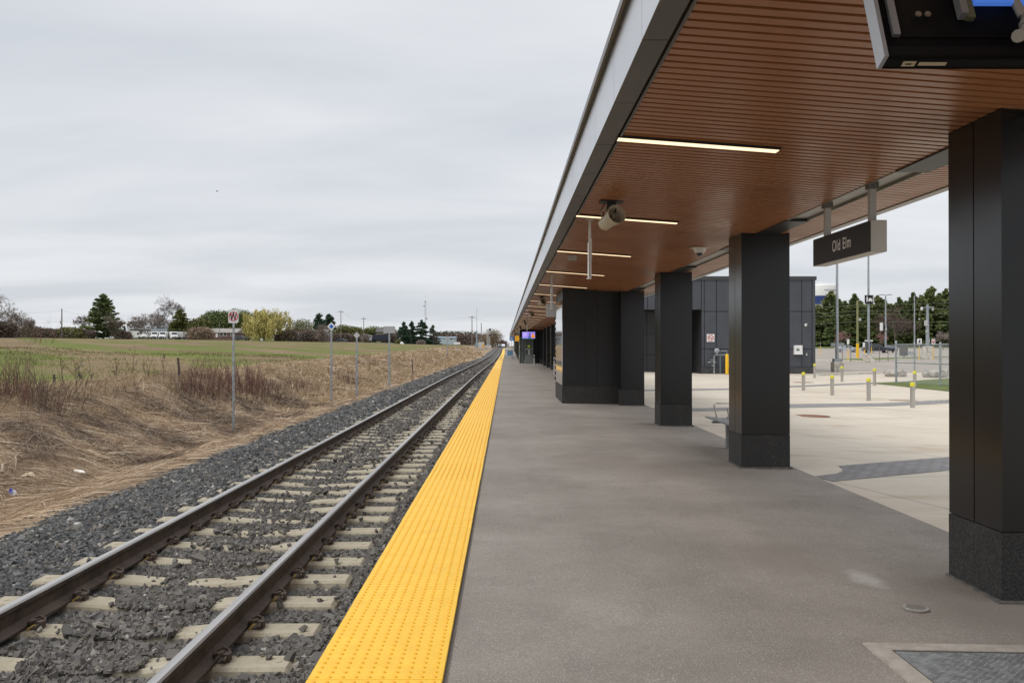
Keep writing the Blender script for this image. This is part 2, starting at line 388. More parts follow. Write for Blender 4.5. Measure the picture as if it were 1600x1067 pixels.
g = G('ballast_stone', .85, .35); r_ = g.isl()
c = g.ramp(r_, [(0, (.028, .029, .030)), (.4, (.066, .068, .070)), (.78, (.13, .131, .13)), (.93, (.155, .13, .10)), (.97, (.26, .235, .20)), (1, (.48, .46, .42))])
px_ = g.xyz(); c = g.mix(g.math('MULTIPLY', g.math('LESS_THAN', g.math('ABSOLUTE', g.math('ADD', px_[0], 2.2)), 1.35), .42), c, (.15, .128, .105))
c = g.mix(g.math('MULTIPLY', g.noise(40), .35), c, (.16, .15, .14)); g.col(c)
V, Fc = rocks(PS, RS); o = npmesh('ballast', V, Fc, g.m); S(o, 'dark grey crushed stone ballast around the railway ties'); o['kind'] = 'stuff'; o['category'] = 'gravel'
# --- ties
g = G('tie_concrete', .9, .25)
c = g.mix(g.g(g.noise(3.0, None, 6, .7), .35, .7), (.29, .25, .18), (.42, .375, .285)); c = g.mix(g.math('MULTIPLY', g.g(g.noise(14, None, 6, .7), .52, .72), .5), c, (.16, .13, .10))
for q_ in (-1, 1):
    rs_ = g.math('ABSOLUTE', g.math('ADD', g.xyz()[0], q_*.75)); c = g.mix(g.math('MULTIPLY', g.g(g.math('ADD', rs_, g.math('MULTIPLY', g.noise(11, None, 5, .7), .16)), .30, .12), .6), c, (.17, .105, .065))
g.col(c); g.bump(g.noise(60), .3, .01); tiem = g.m
rustc = mat('rusty_steel', (.075, .05, .036), .75, .2, var=.35, vs=30)
padm = mat('yellow_pad', (.30, .19, .035), .8)
def tie_mesh():
    m = MB(); st = [(-1.295, -.03), (-1.27, 0), (-.95, 0), (-.55, 0), (-.3, -.022), (0, -.035), (.3, -.022), (.55, 0), (.95, 0), (1.27, 0), (1.295, -.03)]
    vs, fs = [], []
    for x, dz in st: vs += [(x, -.145, -.17), (x, -.118, dz-.02), (x, -.10, dz), (x, .10, dz), (x, .118, dz-.02), (x, .145, -.17)]
    for i in range(len(st)-1):
        for k in range(5): fs.append((6*i+k, 6*i+k+1, 6*i+7+k, 6*i+6+k))
    fs += [tuple(range(6)), tuple(reversed(range(6*(len(st)-1), 6*len(st))))]
    m.add(vs, fs)
    for sx_ in (-1.2, 1.2): m.lathe([(.022, -.004), (.022, .003)], (sx_, .0, 0), 8)
    return m
t0 = T('railway_tie', 'x', 'railway tie', (0, 0, 0), group='concrete railway ties under the track')
tie_mesh().build('tie_body', tiem, t0, world=False)
def clip(x, s):
    m = MB(); b = x+s*.075                                # b: edge of the rail foot
    m.box(b-.006 if s > 0 else b-.012, b+.012 if s > 0 else b+.006, -.05, .05, 0, .014, 1); m.box(b+.012 if s > 0 else b-.07, b+.07 if s > 0 else b-.012, -.04, .04, 0, .012)
    m.box(min(b+s*.045, b+s*.085), max(b+s*.045, b+s*.085), -.028, .028, 0, .05)
    pts = [(b+s*.065, -.085, .03), (b+s*.065, -.02, .035), (b+s*.065, .05, .034), (b+s*.05, .085, .045), (b+s*.015, .082, .06), (b-s*.022, .05, .045), (b-s*.02, .01, .03), (b+s*.0, -.03, .05), (b+s*.03, -.06, .068), (b+s*.055, -.04, .07)]
    return m.tube(pts, .011, 6)
for rx in (RXR-TC, RXL-TC):
    for s in (-1, 1): clip(rx, s).build('rail_clip', [rustc, padm], t0, smooth=True, world=False)
bare = T('railway_tie', 'x', 'railway tie', (0, 0, 0), group='concrete railway ties under the track')
b_ = t0.children[0].copy(); COL.objects.link(b_); b_.parent = bare
for k in range(165):
    y = TIE0+TSP*(k-1); rz = R(random.uniform(-.7, .7)); loc = (TC+float(tshift(y))+random.uniform(-.02, .02), y, TIEH+random.uniform(-.008, .004))
    lb = 'concrete tie across the track, %s one up from the bottom edge of the view' % ordw(k) if 0 < k < 24 else ('concrete tie across the track at the very bottom edge of the view' if k == 0 else ('one of the small tan ties further up the track, past the nearest twenty-four' if k < 62 else 'one of the tiny far ties where the rails draw together'))
    if k == 0: t0.location = loc; t0['label'] = lb
    elif k < 62: dup(t0, loc, rz, lb)
    elif k == 62: bare.location = loc; bare['label'] = lb
    else: dup(bare, loc, rz, lb)
# --- rails
g = G('rail_side', .7, .3); g.b.inputs['Metallic'].default_value = .25
g.col(g.mix(g.g(g.noise(5, None, 6, .7), .35, .65), (.055, .038, .028), (.105, .075, .056))); rsm = g.m
g = G('rail_head', .38, .5); g.b.inputs['Metallic'].default_value = .7
g.col(g.mix(g.g(g.noise(2, g.map((6, .15, 1)), 5, .6), .35, .65), (.34, .325, .31), (.50, .48, .465))); rhm = g.m
prof = [(-.07, 0), (-.07, .012), (-.03, .026), (-.010, .045), (-.009, .125), (-.034, .142), (-.036, .170), (-.026, .182), (0, .184), (.026, .182), (.036, .170), (.034, .142), (.009, .125), (.010, .045), (.03, .026), (.07, .012), (.07, 0)]
def rail(x, label):
    ys = list(np.arange(-2, 140, 1.0))+list(np.arange(140, 420, 8.0)); vs, fs, mi = [], [], []
    n = len(prof)
    for y in ys:
        for a, b in prof: vs.append((x+a+float(tshift(y)), y, TIEH+.004+b+float(tgrade(y))))
    for i in range(len(ys)-1):
        for k in range(n-1): fs.append((i*n+k, i*n+k+1, (i+1)*n+k+1, (i+1)*n+k)); mi.append(1 if 6 <= k <= 9 else 0)
    m = MB(); m.v = vs; m.f = fs; m.m = mi; o = m.build('rail', [rsm, rhm], smooth=True); tag(o, label, 'rail', 'rails of the single track')
rail(RXR, 'brown steel rail nearer the yellow platform edge'); rail(RXL, 'brown steel rail nearer the grassy bank')
# ================================================================== PLATFORM
g = G('asphalt', .9, .3)
big = g.noise(.55, None, 5, .6); med = g.noise(2.7, None, 6, .65); sp_ = g.noise(120, None, 2, .6); sp2 = g.vor(75)
c = g.mix(g.g(big, .35, .65), (.20, .176, .152), (.30, .268, .236)); c = g.mix(g.math('MULTIPLY', g.g(med, .50, .68), .5), c, (.19, .165, .145))
c = g.mix(g.math('MULTIPLY', g.g(sp_, .585, .65), .6), c, (.60, .58, .54)); c = g.mix(g.math('MULTIPLY', g.g(g.noise(95, None, 3, .7), .53, .64), .5), c, (.10, .09, .08))
c = g.mix(g.math('MULTIPLY', g.g(g.noise(30, None, 4, .7), .45, .62), .3), c, (.20, .17, .145))
yb = g.noise(.35, g.map((.15, 1.6, 1)), 3, .5); c = g.mix(g.math('MULTIPLY', g.g(yb, .52, .72), .3), c, (.20, .175, .155))
vc = g.t.nodes.new('ShaderNodeVectorMath'); vc.operation = 'DISTANCE'; g.t.links.new(g.map((1.4, .7, 0)), vc.inputs[0]); vc.inputs[1].default_value = (2.45*1.4, 6.02*.7, 0)
c = g.mix(g.math('MULTIPLY', g.g(g.math('ADD', vc.outputs['Value'], g.math('MULTIPLY', g.noise(9), .22)), .30, .16), .65), c, (.50, .47, .44))
for cx_, cy_, rr_, dk in ((2.05, 6.6, .42, .5), (2.9, 5.6, .5, .35), (1.2, 12.2, .8, .35), (2.2, 11.2, .6, .4), (2.75, 5.2, .35, .4)):
    vc = g.t.nodes.new('ShaderNodeVectorMath'); vc.operation = 'DISTANCE'; g.t.links.new(g.map((1, .8, 0)), vc.inputs[0]); vc.inputs[1].default_value = (cx_, cy_*.8, 0)
    c = g.mix(g.math('MULTIPLY', g.g(g.math('ADD', vc.outputs['Value'], g.math('MULTIPLY', g.noise(5, None, 6, .7), .6)), rr_+.42, rr_+.02), dk), c, (.20, .17, .145))
lx = g.xyz()[0]; c = g.mix(g.math('MULTIPLY', g.g(lx, -.22, -.285) if False else g.math('LESS_THAN', lx, -.262), .55), c, (.07, .06, .055))
g.col(c); g.bump(g.math('ADD', sp_, g.math('MULTIPLY', sp2, .4)), .45, .006); asph = g.m
xs = [-.285]+list(np.arange(0, 3.8, .4))+[3.82]; ys = np.concatenate([np.arange(-8, 60, 1), np.arange(60, 181, 5), np.arange(190, 321, 10)])
S(sheet('platform', xs, ys, lambda x, y: plat_z(x)+tgrade(y)+.003*np.sin(x*2.3+y*.8), asph), 'grey brown asphalt station platform')
m = MB()
for a, b in ((-8, 180), (180, 320)): m.box(-.885, 3.8, a, b, -.62, -.11) if b < 200 else None
m.box(-.885, -.30, -8, 180, -.109, -.004); m.build('platform_kerb', conc)['kind'] = 'structure'
# tactile strip
ty0 = 4.017-1.2132*6; NT = 85
slab = mat('tactile_yellow', (.84, .492, .022), .5, var=.04, vs=7, bump=.12, bs=250, detail=6)
dome = mat('tactile_dome', (.78, .385, .006), .5)
g = G('tactile_yellow_worn', .5, .5); c = g.mix(g.g(g.noise(6, None, 6, .7), .35, .65), (.80, .455, .020), (.87, .52, .026)); c = g.mix(g.math('MULTIPLY', g.g(g.noise(38, None, 4, .7), .66, .74), .65), c, (.34, .20, .04)); c = g.mix(g.math('MULTIPLY', g.g(g.noise(1.3, None, 6, .7), .55, .75), .22), c, (.62, .36, .05)); g.col(c); slab = g.m
gapm = mat('tactile_joint', (.30, .14, .01), .8)
dl = MB(); V4, F4 = [], []
m = MB(); m.box(-.893, -.287, ty0, ty0+NT*1.2132, -.003, .004, 1)
for k in range(NT):
    y0 = ty0+k*1.2132; wv = random.uniform(-.0015, .0015)
    m.box(-.894+wv, -.284+wv, y0+.0045, y0+1.2087, .0, .016+random.uniform(-.001, .001), 0, .003)
m.box(-.894, -.285, 180, 300, .8*0+.0, .016, 0) if False else None
strip = T('tactile_strip', 'bright yellow tactile warning strip along the platform edge', 'tactile paving', (-.59, 0, 0))
m.build('paving_tile', [slab, gapm], strip)
nd = 8; ring = [(.0125, 0), (.0085, .0055)]
A = np.arange(nd)*2*np.pi/nd; D0 = np.concatenate([np.stack([np.cos(A)*.0125, np.sin(A)*.0125, A*0], 1), np.stack([np.cos(A)*.0080, np.sin(A)*.0080, A*0+.0055], 1)])
cx, cy = np.meshgrid(-.589+(np.arange(10)-4.5)*.0595, np.arange(int(62/.0606))*.0606+ty0+.03); Cc = np.stack([cx.ravel(), cy.ravel(), cx.ravel()*0+.0158], 1)
Cc = Cc[Cc[:, 1] > 1.5]
V = (Cc[:, None]+D0[None]).reshape(-1, 3); n_ = len(Cc); k8 = np.arange(nd); q = np.stack([k8, (k8+1) % nd, nd+(k8+1) % nd, nd+k8], 1)
top = np.array([[8, 9, 10, 11], [8, 11, 12, 15], [12, 13, 14, 15]]); q = np.concatenate([q, top])
o = npmesh('dome_studs', V, (np.arange(n_)[:, None, None]*16+q[None]).reshape(-1, 4), dome, strip); o['kind'] = 'stuff'
o = sheet('far_strip', [-.85, -.2], np.arange(ty0+NT*1.2132+1.2, 290, 6), lambda x, y: tgrade(y)+.02+0*x, slab); o.name = 'tactile_strip'
tag(o, 'short far length of yellow edge strip beyond the wire barriers', 'tactile paving')
# ================================================================== PLAZA
g = G('plaza_concrete', .9, .25)
n_a = g.noise(.28, None, 6, .62, .4); n_b = g.noise(2.0, None, 6, .7)
c = g.mix(g.g(n_a, .3, .7), (.475, .41, .33), (.575, .515, .425)); st = g.noise(.5, g.map((.55, 1.3, 1), (0, 0, R(20))), 6, .68, 1.2)
c = g.mix(g.math('MULTIPLY', g.g(st, .53, .68), .6), c, (.36, .27, .18)); c = g.mix(g.math('MULTIPLY', g.g(n_b, .5, .75), .2), c, (.34, .30, .25))
v = g.map((1, 1, 1), (0, 0, R(-17))); x_, y_, z_ = g.xyz(v)
for q, per in ((x_, 3.4), (y_, 3.05)):
    fr = g.math('FRACT', g.math('DIVIDE', q, per)); c = g.mix(g.math('MULTIPLY', g.math('LESS_THAN', fr, .0055), .75), c, (.13, .11, .09))
g.col(c); g.bump(g.noise(50), .15, .01)
xs = [3.8]+list(np.arange(4.4, 34, 1.2)); ys = np.concatenate([np.arange(-8, 66, 2.)])
S(sheet('plaza', xs, ys, right_z, g.m, .004), 'pale tan concrete forecourt with sawn joints')
def ground_poly(name, pts, mt, zf, dz, label, cat=None, pix=True):
    P = [hit(a, b, zf) for a, b in pts] if pix else pts; b = bmesh.new(); vs = [b.verts.new((x, y, 0)) for x, y in P]; b.faces.new(vs)
    for it in range(5):
        es = [e for e in b.edges if e.calc_length() > 2.0]
        if not es: break
        bmesh.ops.triangulate(b, faces=b.faces); bmesh.ops.subdivide_edges(b, edges=[e for e in b.edges if e.calc_length() > 2.0], cuts=1)
    bmesh.ops.triangulate(b, faces=b.faces); bmesh.ops.recalc_face_normals(b, faces=b.faces)
    for q in b.verts: q.co.z = float(zf(q.co.x, q.co.y))+dz
    me = bpy.data.meshes.new(name); b.to_mesh(me); b.free(); me.materials.append(mt)
    if me.polygons and me.polygons[0].normal.z < 0: me.flip_normals()
    o = bpy.data.objects.new(name, me); COL.objects.link(o); return S(o, label, cat)
g = G('pavers', .85, .3); x_, y_, z_ = g.xyz(g.map((1, 1, 1), (0, 0, R(-17))))
bt = g.t.nodes.new('ShaderNodeTexBrick'); bt.inputs['Scale'].default_value = 2.3; bt.inputs['Mortar Size'].default_value = .02
bt.inputs['Color1'].default_value = (.20, .195, .195, 1); bt.inputs['Color2'].default_value = (.28, .27, .265, 1); bt.inputs['Mortar'].default_value = (.08, .075, .07, 1)
g.t.links.new(g.map((1, 1, 1), (0, 0, R(-17))), bt.inputs['Vector']); g.col(g.mix(g.math('MULTIPLY', g.g(g.noise(3), .4, .7), .4), bt.outputs[0], (.25, .22, .19))); pav = g.m
ground_poly('paver_band', [(1275, 745), (1301, 753.5), (1483, 736.5), (1600, 727), (1600, 703), (1483, 715), (1340, 726.5), (1311, 729), (1317, 733), (1317, 737), (1308, 741)], pav, right_z, .009, 'grey brick paver band with a rounded concrete nose by the platform edge')
ground_poly('paver_band', [(960, 643), (1082, 643.5), (1140, 642), (1236, 637.8), (1330, 636), (1420, 634), (1484, 630.5), (1600, 624), (1600, 617.5), (1484, 625), (1420, 628.5), (1330, 630.8), (1236, 631.6), (1140, 637), (1082, 638.5), (960, 638)], pav, right_z, .009, 'curved grey paver band behind the front bollards')
ground_poly('paver_band', [(960, 612), (1140, 609.5), (1236, 605.8), (1320, 602), (1400, 598.6), (1400, 596.9), (1320, 599.5), (1236, 603.2), (1140, 607), (960, 609.6)], pav, right_z, .009, 'thin far grey paver band in front of the dark building')
# car park, kerb, lawn
g = G('carpark_asphalt', .92, .25); c = g.mix(g.g(g.noise(.2, None, 6, .6), .3, .7), (.27, .235, .20), (.36, .32, .28))
c = g.mix(g.math('MULTIPLY', g.g(g.noise(1.6, None, 6, .7), .5, .7), .3), c, (.20, .18, .155)); g.col(c)
xs = np.concatenate([[3.8], np.arange(6, 140, 5)]); ys = np.arange(64, 232, 4.)
S(sheet('car_park', xs, ys, right_z, g.m, .002), 'worn pale asphalt car park')
kerbm = mat('kerb', (.55, .52, .46), .85, var=.1, vs=3)
grassm = None
g = G('lawn_grass', .9, .2); g.col(g.mix(g.g(g.noise(1.5, None, 6, .7), .35, .65), (.07, .105, .022), (.15, .17, .055))); g.bump(g.noise(14), .7, .05); grassm = g.m
ground_poly('lawn', [(1362, 599.3), (1400, 597.6), (1484, 591.5), (1600, 588), (1600, 628), (1484, 612), (1430, 606.5), (1395, 602.5)], grassm, right_z, .02, 'bright green grass wedge under the wire fence')
ground_poly('island', [(1316, 563.5), (1350, 564.5), (1420, 561.5), (1484, 559.5), (1600, 556), (1600, 553), (1484, 557.5), (1420, 559), (1350, 561), (1316, 561.8)], grassm, right_z, .08, 'narrow grass island in the car park')
m = MB()
def kerb(pts, wd=.2, h=.13):
    P = [hit(a, b, right_z) for a, b in pts]
    for (x0, y0), (x1, y1) in zip(P, P[1:]):
        n = max(1, int(math.hypot(x1-x0, y1-y0)/5))
        for k in range(n):
            a, b = k/n, (k+1)/n; xa, ya, xb, yb = x0+(x1-x0)*a, y0+(y1-y0)*a, x0+(x1-x0)*b, y0+(y1-y0)*b
            d = Vector((xb-xa, yb-ya)); d.normalize(); px, py = -d.y*wd/2, d.x*wd/2; za, zb = float(right_z(xa, ya)), float(right_z(xb, yb))
            m.add([(xa-px, ya-py, za-.1), (xb-px, yb-py, zb-.1), (xb+px, yb+py, zb-.1), (xa+px, ya+py, za-.1), (xa-px, ya-py, za+h), (xb-px, yb-py, zb+h), (xb+px, yb+py, zb+h), (xa+px, ya+py, za+h)], [(3,2,1,0),(4,5,6,7),(0,1,5,4),(1,2,6,5),(2,3,7,6),(3,0,4,7)])
kerb([(1270, 563.6), (1316, 564.2), (1350, 565.4), (1420, 562.2), (1484, 560.2), (1600, 556.8)], .5)
kerb([(1276, 587.5), (1330, 585.5), (1400, 583), (1484, 580)], .25)
kerb([(1270, 545.2), (1484, 544.6), (1600, 544.2)], .35, .15)
m.build('kerb', kerbm)['kind'] = 'structure'
ground_poly('far_verge', [(1200, 544.8), (1700, 543.6), (1700, 541.4), (1200, 542.2)], grassm, right_z, .1, 'olive grass verge at the foot of the evergreens')
def disc(name, px, py, zf, r, mt, label, cat, dz=.006, holes=False):
    x, y = hit(px, py, zf); z = float(zf(x, y)); m = MB(); m.lathe([(r*1.05, 0), (r*1.05, dz)], (x, y, z), 28, 1); m.lathe([(r, dz+.0005), (r, dz+.004), (r*.96, dz+.005)], (x, y, z), 28)
    if holes:
        for a in range(-4, 5):
            hw = math.sqrt(max(0, (r*.85)**2-(a*r*.19)**2))
            if hw > .01: m.box(x-hw, x+hw, y+a*r*.19-.002, y+a*r*.19+.002, z+dz+.005, z+dz+.008, 1)
    o = m.build(name, mt); tag(o, label, cat); return o
rustm = mat('rust_iron', (.20, .085, .04), .8, var=.3, vs=12)
disc('manhole_cover', 1267, 650.5, right_z, .44, [rustm, rustc], 'rusty round manhole cover set in the pale concrete', 'manhole cover')
disc('manhole_cover', 1413, 626, right_z, .42, [mat('pale_iron', (.30, .22, .16), .8, var=.2, vs=9), rustc], 'faint tan manhole cover beside the right-hand front bollard', 'manhole cover')
disc('manhole_cover', 1256, 597.7, right_z, .5, [rustm, rustc], 'brown cover behind the leftmost small bollard', 'manhole cover')
disc('valve_cover', 1432, 952, lambda x, y: plat_z(x)+.0035, .070, [mat('grey_iron', (.36, .335, .31), .7, var=.25, vs=60), mat('iron_slot', (.24, .22, .20), .8)], 'small round utility cover in the asphalt beside the nearest column', 'utility cover', holes=True)
# service hatch
def hatch():
    x0, x1, y0, y1 = 1.87, 3.3, 3.45, 4.66; zc = lambda x: float(plat_z(x))+.0065; t = T('service_hatch', 'grey diamond plate hatch in a concrete frame at the lower right corner', 'hatch', (x0, y0, zc(x0)))
    m = MB(); w_ = .105
    for a, b, c_, d in ((x0, x1, y1-w_, y1), (x0, x1, y0, y0+w_), (x0, x0+w_, y0+w_, y1-w_), (x1-w_, x1, y0+w_, y1-w_)): m.box(a, b, c_, d, -.2, .006)
    m.v = [(a, b, c_+zc(a)) for a, b, c_ in m.v]; m.build('frame', mat('hatch_concrete', (.36, .325, .28), .85, var=.12, vs=9, bump=.3, bs=90), t)
    m = MB(); b = .012
    for a, b2, c_, d in ((x0+w_, x1-w_, y1-w_-b, y1-w_), (x0+w_, x0+w_+b, y0+w_, y1-w_-b), (x1-w_-b, x1-w_, y0+w_, y1-w_-b)): m.box(a, b2, c_, d, -.1, .0015, 0)
    m.v = [(a, b_, c_+zc(a)) for a, b_, c_ in m.v]; m.build('gasket', mat('gasket', (.07, .06, .05), .8), t)
    alu = mat('diamond_plate', (.34, .35, .35), .5, .75, var=.2, vs=18)
    m = MB(); m.box(x0+w_+.014, x1-w_-.014, y0+w_, y1-w_-.014, -.01, .001)
    yy = y0+w_+.03; r_ = 0
    while yy < y1-w_-.03:
        xx = x0+w_+.04+(r_ % 2)*.02
        while xx < x1-w_-.04:
            s = 1 if (round((xx-x0)/.04)+r_) % 2 else -1; d = .011
            m.add([(xx-d, yy-s*d, .0012), (xx+.003, yy-s*.003, .0012), (xx+d, yy+s*d, .0012), (xx-.003, yy+s*.003, .0012), (xx, yy, .0040)], [(0, 1, 4), (1, 2, 4), (2, 3, 4), (3, 0, 4)]); xx += .04
        yy += .02; r_ += 1
    m.box(x0+w_+.03, x0+w_+.05, y1-w_-.2, y1-w_-.03, .001, .006); m.v = [(a, b_, c_+zc(a)) for a, b_, c_ in m.v]; m.build('lid', alu, t)
hatch()
# ================================================================== CANOPY
SZ = lambda x: CH+1.708-.074*x                       # soffit height, main slope
XE, XG0, XG1, XO = .875, 3.28, 3.52, 4.14; YC0, YC1 = -3.0, 156.0; CX0, CX1 = 3.08, 3.71; BAY = 6.09; C1 = 5.5
SZ2 = lambda x: CH+1.463+.06*(x-XG1)
can = T('platform_canopy', 'long black station canopy with a wood slat ceiling over the platform', 'canopy', (0, 0, 0))
g = G('wood_slat', .42, .5); x_, y_, z_ = g.xyz()
gr = g.noise(3, g.map((1.2, 26, 1)), 6, .6); bd = g.math('FLOOR', g.math('DIVIDE', y_, .108))
wn = g.t.nodes.new('ShaderNodeTexWhiteNoise'); wn.noise_dimensions = '1D'; g.t.links.new(bd, wn.inputs['W'])
c = g.mix(g.g(gr, .3, .7), (.285, .114, .044), (.385, .163, .068)); c = g.mix(g.math('MULTIPLY', wn.outputs[0], .3), c, (.45, .21, .11)); g.col(c)
g.rough(g.ramp(g.noise(1.2), [(.35, (.27, .27, .27)), (.65, (.4, .4, .4))])); woodm = g.m
def slats(x0, x1, zf, name):
    m = MB(); y = YC0+.02; wd = .075
    V, Fq, k = [], [], 0
    while y < YC1-.1:
        th = .022
        o_ = 8*k; V += [(x0, y, zf(x0)), (x1, y, zf(x1)), (x1, y+wd, zf(x1)), (x0, y+wd, zf(x0)), (x0, y, zf(x0)+th), (x1, y, zf(x1)+th), (x1, y+wd, zf(x1)+th), (x0, y+wd, zf(x0)+th)]
        Fq += [(o_+3, o_+2, o_+1, o_+0), (o_, o_+1, o_+5, o_+4), (o_+2, o_+3, o_+7, o_+6), (o_+1, o_+2, o_+6, o_+5), (o_+3, o_, o_+4, o_+7), (o_+4, o_+5, o_+6, o_+7)]
        y += .108; k += 1
    return npmesh(name, V, Fq, woodm, can)
slats(XE+.035, XG0-.012, SZ, 'soffit'); slats(XG1+.012, XO-.012, SZ2, 'soffit')
backm = mat('soffit_backing', (.03, .016, .01), .8)
fm = mat('fascia_metal', (.105, .098, .092), .36, .35, spec=.6, var=.05, vs=2)
fl = mat('fascia_bright', (.52, .525, .54), .22, .9, var=.04, vs=.7)
dark = mat('cladding', (.0075, .0075, .0080), .17, spec=.4, var=.08, vs=1.5, r2=.26, bump=.02, bs=2)
dark2 = mat('cladding_building', (.060, .066, .079), .5, spec=.4, var=.06, vs=1.2)
m = MB()
vs = lambda x0, x1, z0, z1, z2, z3, m_=0: m.add([(x0, YC0, z0), (x1, YC0, z1), (x1, YC0, z2), (x0, YC0, z3), (x0, YC1, z0), (x1, YC1, z1), (x1, YC1, z2), (x0, YC1, z3)], [(0,1,2,3),(7,6,5,4),(0,4,5,1),(1,5,6,2),(2,6,7,3),(3,7,4,0)], m_)
vs(XE+.02, XG0, SZ(XE)+.03, SZ(XG0)+.03, SZ(XG0)+.06, SZ(XE)+.06); vs(XG1, XO, SZ2(XG1)+.03, SZ2(XO)+.03, SZ2(XO)+.06, SZ2(XG1)+.06)
m.build('soffit_backing', backm, can)
m = MB(); vs(.75, 4.2, 3.45, 3.28, 3.53, 3.53); m.build('roof', mat('roof_membrane', (.12, .12, .12), .9), can)
# fascia: bottom band, bright vertical face, cap
zb = SZ(XE)-.012; m = MB(); y = YC0; J = (5.96-YC0) % 1.23; ys_ = [YC0]+[YC0+J+1.23*k for k in range(140) if YC0+J+1.23*k < YC1-.2]+[YC1]
for a, b in zip(ys_, ys_[1:]):
    m.box(.731, XE-.006, a+.005, b-.005, zb, zb+.02); m.box(.727, .733, a+.004, b-.004, zb+.002, 3.535, 1)
m.box(XE+.012, XE+.030, YC0, YC1, zb-.004, zb+.05, 0); m.box(.745, XE+.012, YC0, YC1, zb+.03, zb+.05, 2); m.box(.738, .75, YC0, YC1, zb+.03, 3.53, 2)
m.box(.69, .80, YC0-.02, YC1+.02, 3.545, 3.60, 0); m.box(.715, .74, YC0, YC1, 3.53, 3.545, 2)
m.build('fascia', [fm, fl, blackm], can)
m = MB(); pl = mat('gutter_plate', (.34, .325, .30), .45, .5, var=.1, vs=1.4)
m.box(XG0+.012, XG1-.012, YC0, YC1, SZ(XG0)+.022, SZ(XG0)+.045); m.box(XG0-.006, XG0+.006, YC0, YC1, SZ(XG0)-.006, SZ(XG0)+.05); m.box(XG1-.006, XG1+.006, YC0, YC1, SZ(XG0)-.006, SZ(XG0)+.05)
m.build('gutter_channel', pl, can)
m = MB(); m.box(XO, XO+.09, YC0, YC1, SZ2(XO)-.01, SZ2(XO)+.015); m.box(XO+.09, XO+.1, YC0, YC1, SZ2(XO)-.01, 3.55); m.build('edge_trim', mat('trim_grey', (.33, .32, .30), .4, .5), can)
# columns
g = G('granite', .75, .4); q = g.noise(70, None, 3, .7); c = g.mix(g.g(q, .45, .62), (.018, .018, .018), (.052, .05, .048)); c = g.mix(g.math('MULTIPLY', g.g(g.noise(5, None, 6, .75), .56, .68), .45), c, (.095, .085, .075)); g.col(c); g.bump(q, .25, .005); gran = g.m
mort = mat('mortar', (.12, .11, .10), .95, var=.2, vs=14)
def column(y0, near):
    zt = lambda x: SZ(x) if x < XG0 else SZ(XG0); y1 = y0+.66; zb = float(plat_z(3.4)); gt = CH-1.15+float(tgrade(0))
    o = bpy.data.objects.new('column', bpy.data.meshes.new('column')); m = MB(); j = y0+.33; gp = .006
    # left face: two sheets with an open joint; front, right and back sheets
    for a, b in ((y0, j-gp), (j+gp, y1)): m.box(CX0, CX0+.02, a, b, gt, SZ(CX0)+.01)
    m.box(CX0+.012, CX1-.012, y0+.004, y1-.004, gt, 3.05, 1)
    m.box(CX0+.02, CX1-.02, y0, y0+.012, gt, SZ(CX0+.1)+.0); m.box(CX0+.02, CX1-.02, y1-.012, y1, gt, SZ(CX0+.1)); m.box(CX1-.02, CX1, y0, y1, gt, 3.05)
    ob = m.build('column', [dark, blackm], can)
    m = MB()
    for a, b in ((y0+.001, j-.002), (j+.002, y1-.001)): m.box(CX0-.004, CX1+.002, a, b, zb-.1, gt-.006)
    m.build('granite_base', gran, ob)
    m = MB(); m.prism([(CX0-.035, y0-.03), (CX1+.03, y0-.03), (CX1+.03, y1+.02), (CX0-.02, y1+.02)], zb-.12, zb+.018); m.build('mortar_bed', mort, ob)
    for a, b in ((y0-1.25, y0-.012), (y1+.012, y1+1.25)):
        m = MB(); m.box(XG0-.02, XG1+.02, a, b, SZ(XG0)-.012, SZ(XG0)+.01); m.build('head_plate', blackm, ob)
    return ob
cols = [column(C1, 1)]
for k in range(1, 25):
    if 17 < k < 0: continue
    c0 = cols[0]; c_ = dup(c0, (0, BAY*k, 0)) ; cols.append(c_)
# ceiling lights
lem = mat('strip_light', (1, .85, .6), .5, emit=(1.0, .74, .46), es=1.25)
def lamp(y):
    t = T('ceiling_light', 'x', 'strip light', (1.5, y, SZ(1.5)), group='warm strip lights across the wood slat ceiling')
    m = MB(); sl_ = -.074
    for (a, b, c_, d, e, f, k) in ((-.63, .645, -.055, .055, -.022, -.001, 1), (-.62, .635, -.050, .050, -.0245, -.0225, 0)):
        m = MB() if k == 1 else MB(); m.add([(x, yy, z+sl_*x) for z in (e, f) for x, yy in ((a, c_), (b, c_), (b, d), (a, d))], [(3,2,1,0),(4,5,6,7),(0,1,5,4),(1,2,6,5),(2,3,7,6),(3,0,4,7)])
        m.build('housing' if k else 'diffuser', blackm if k else lem, t, world=False)
    return t
l0 = lamp(0)
for k in range(37):
    y = 2.86+4.1*k-.0; lb = '%s warm strip light in the slat ceiling, counting from the camera' % ordw(max(0, k-1)) if k else 'strip light of the ceiling just above the camera'
    if k == 0: l0.location = (1.5, y, SZ(1.5)); l0['label'] = lb
    else: dup(l0, (1.5, y, SZ(1.5)), None, lb)
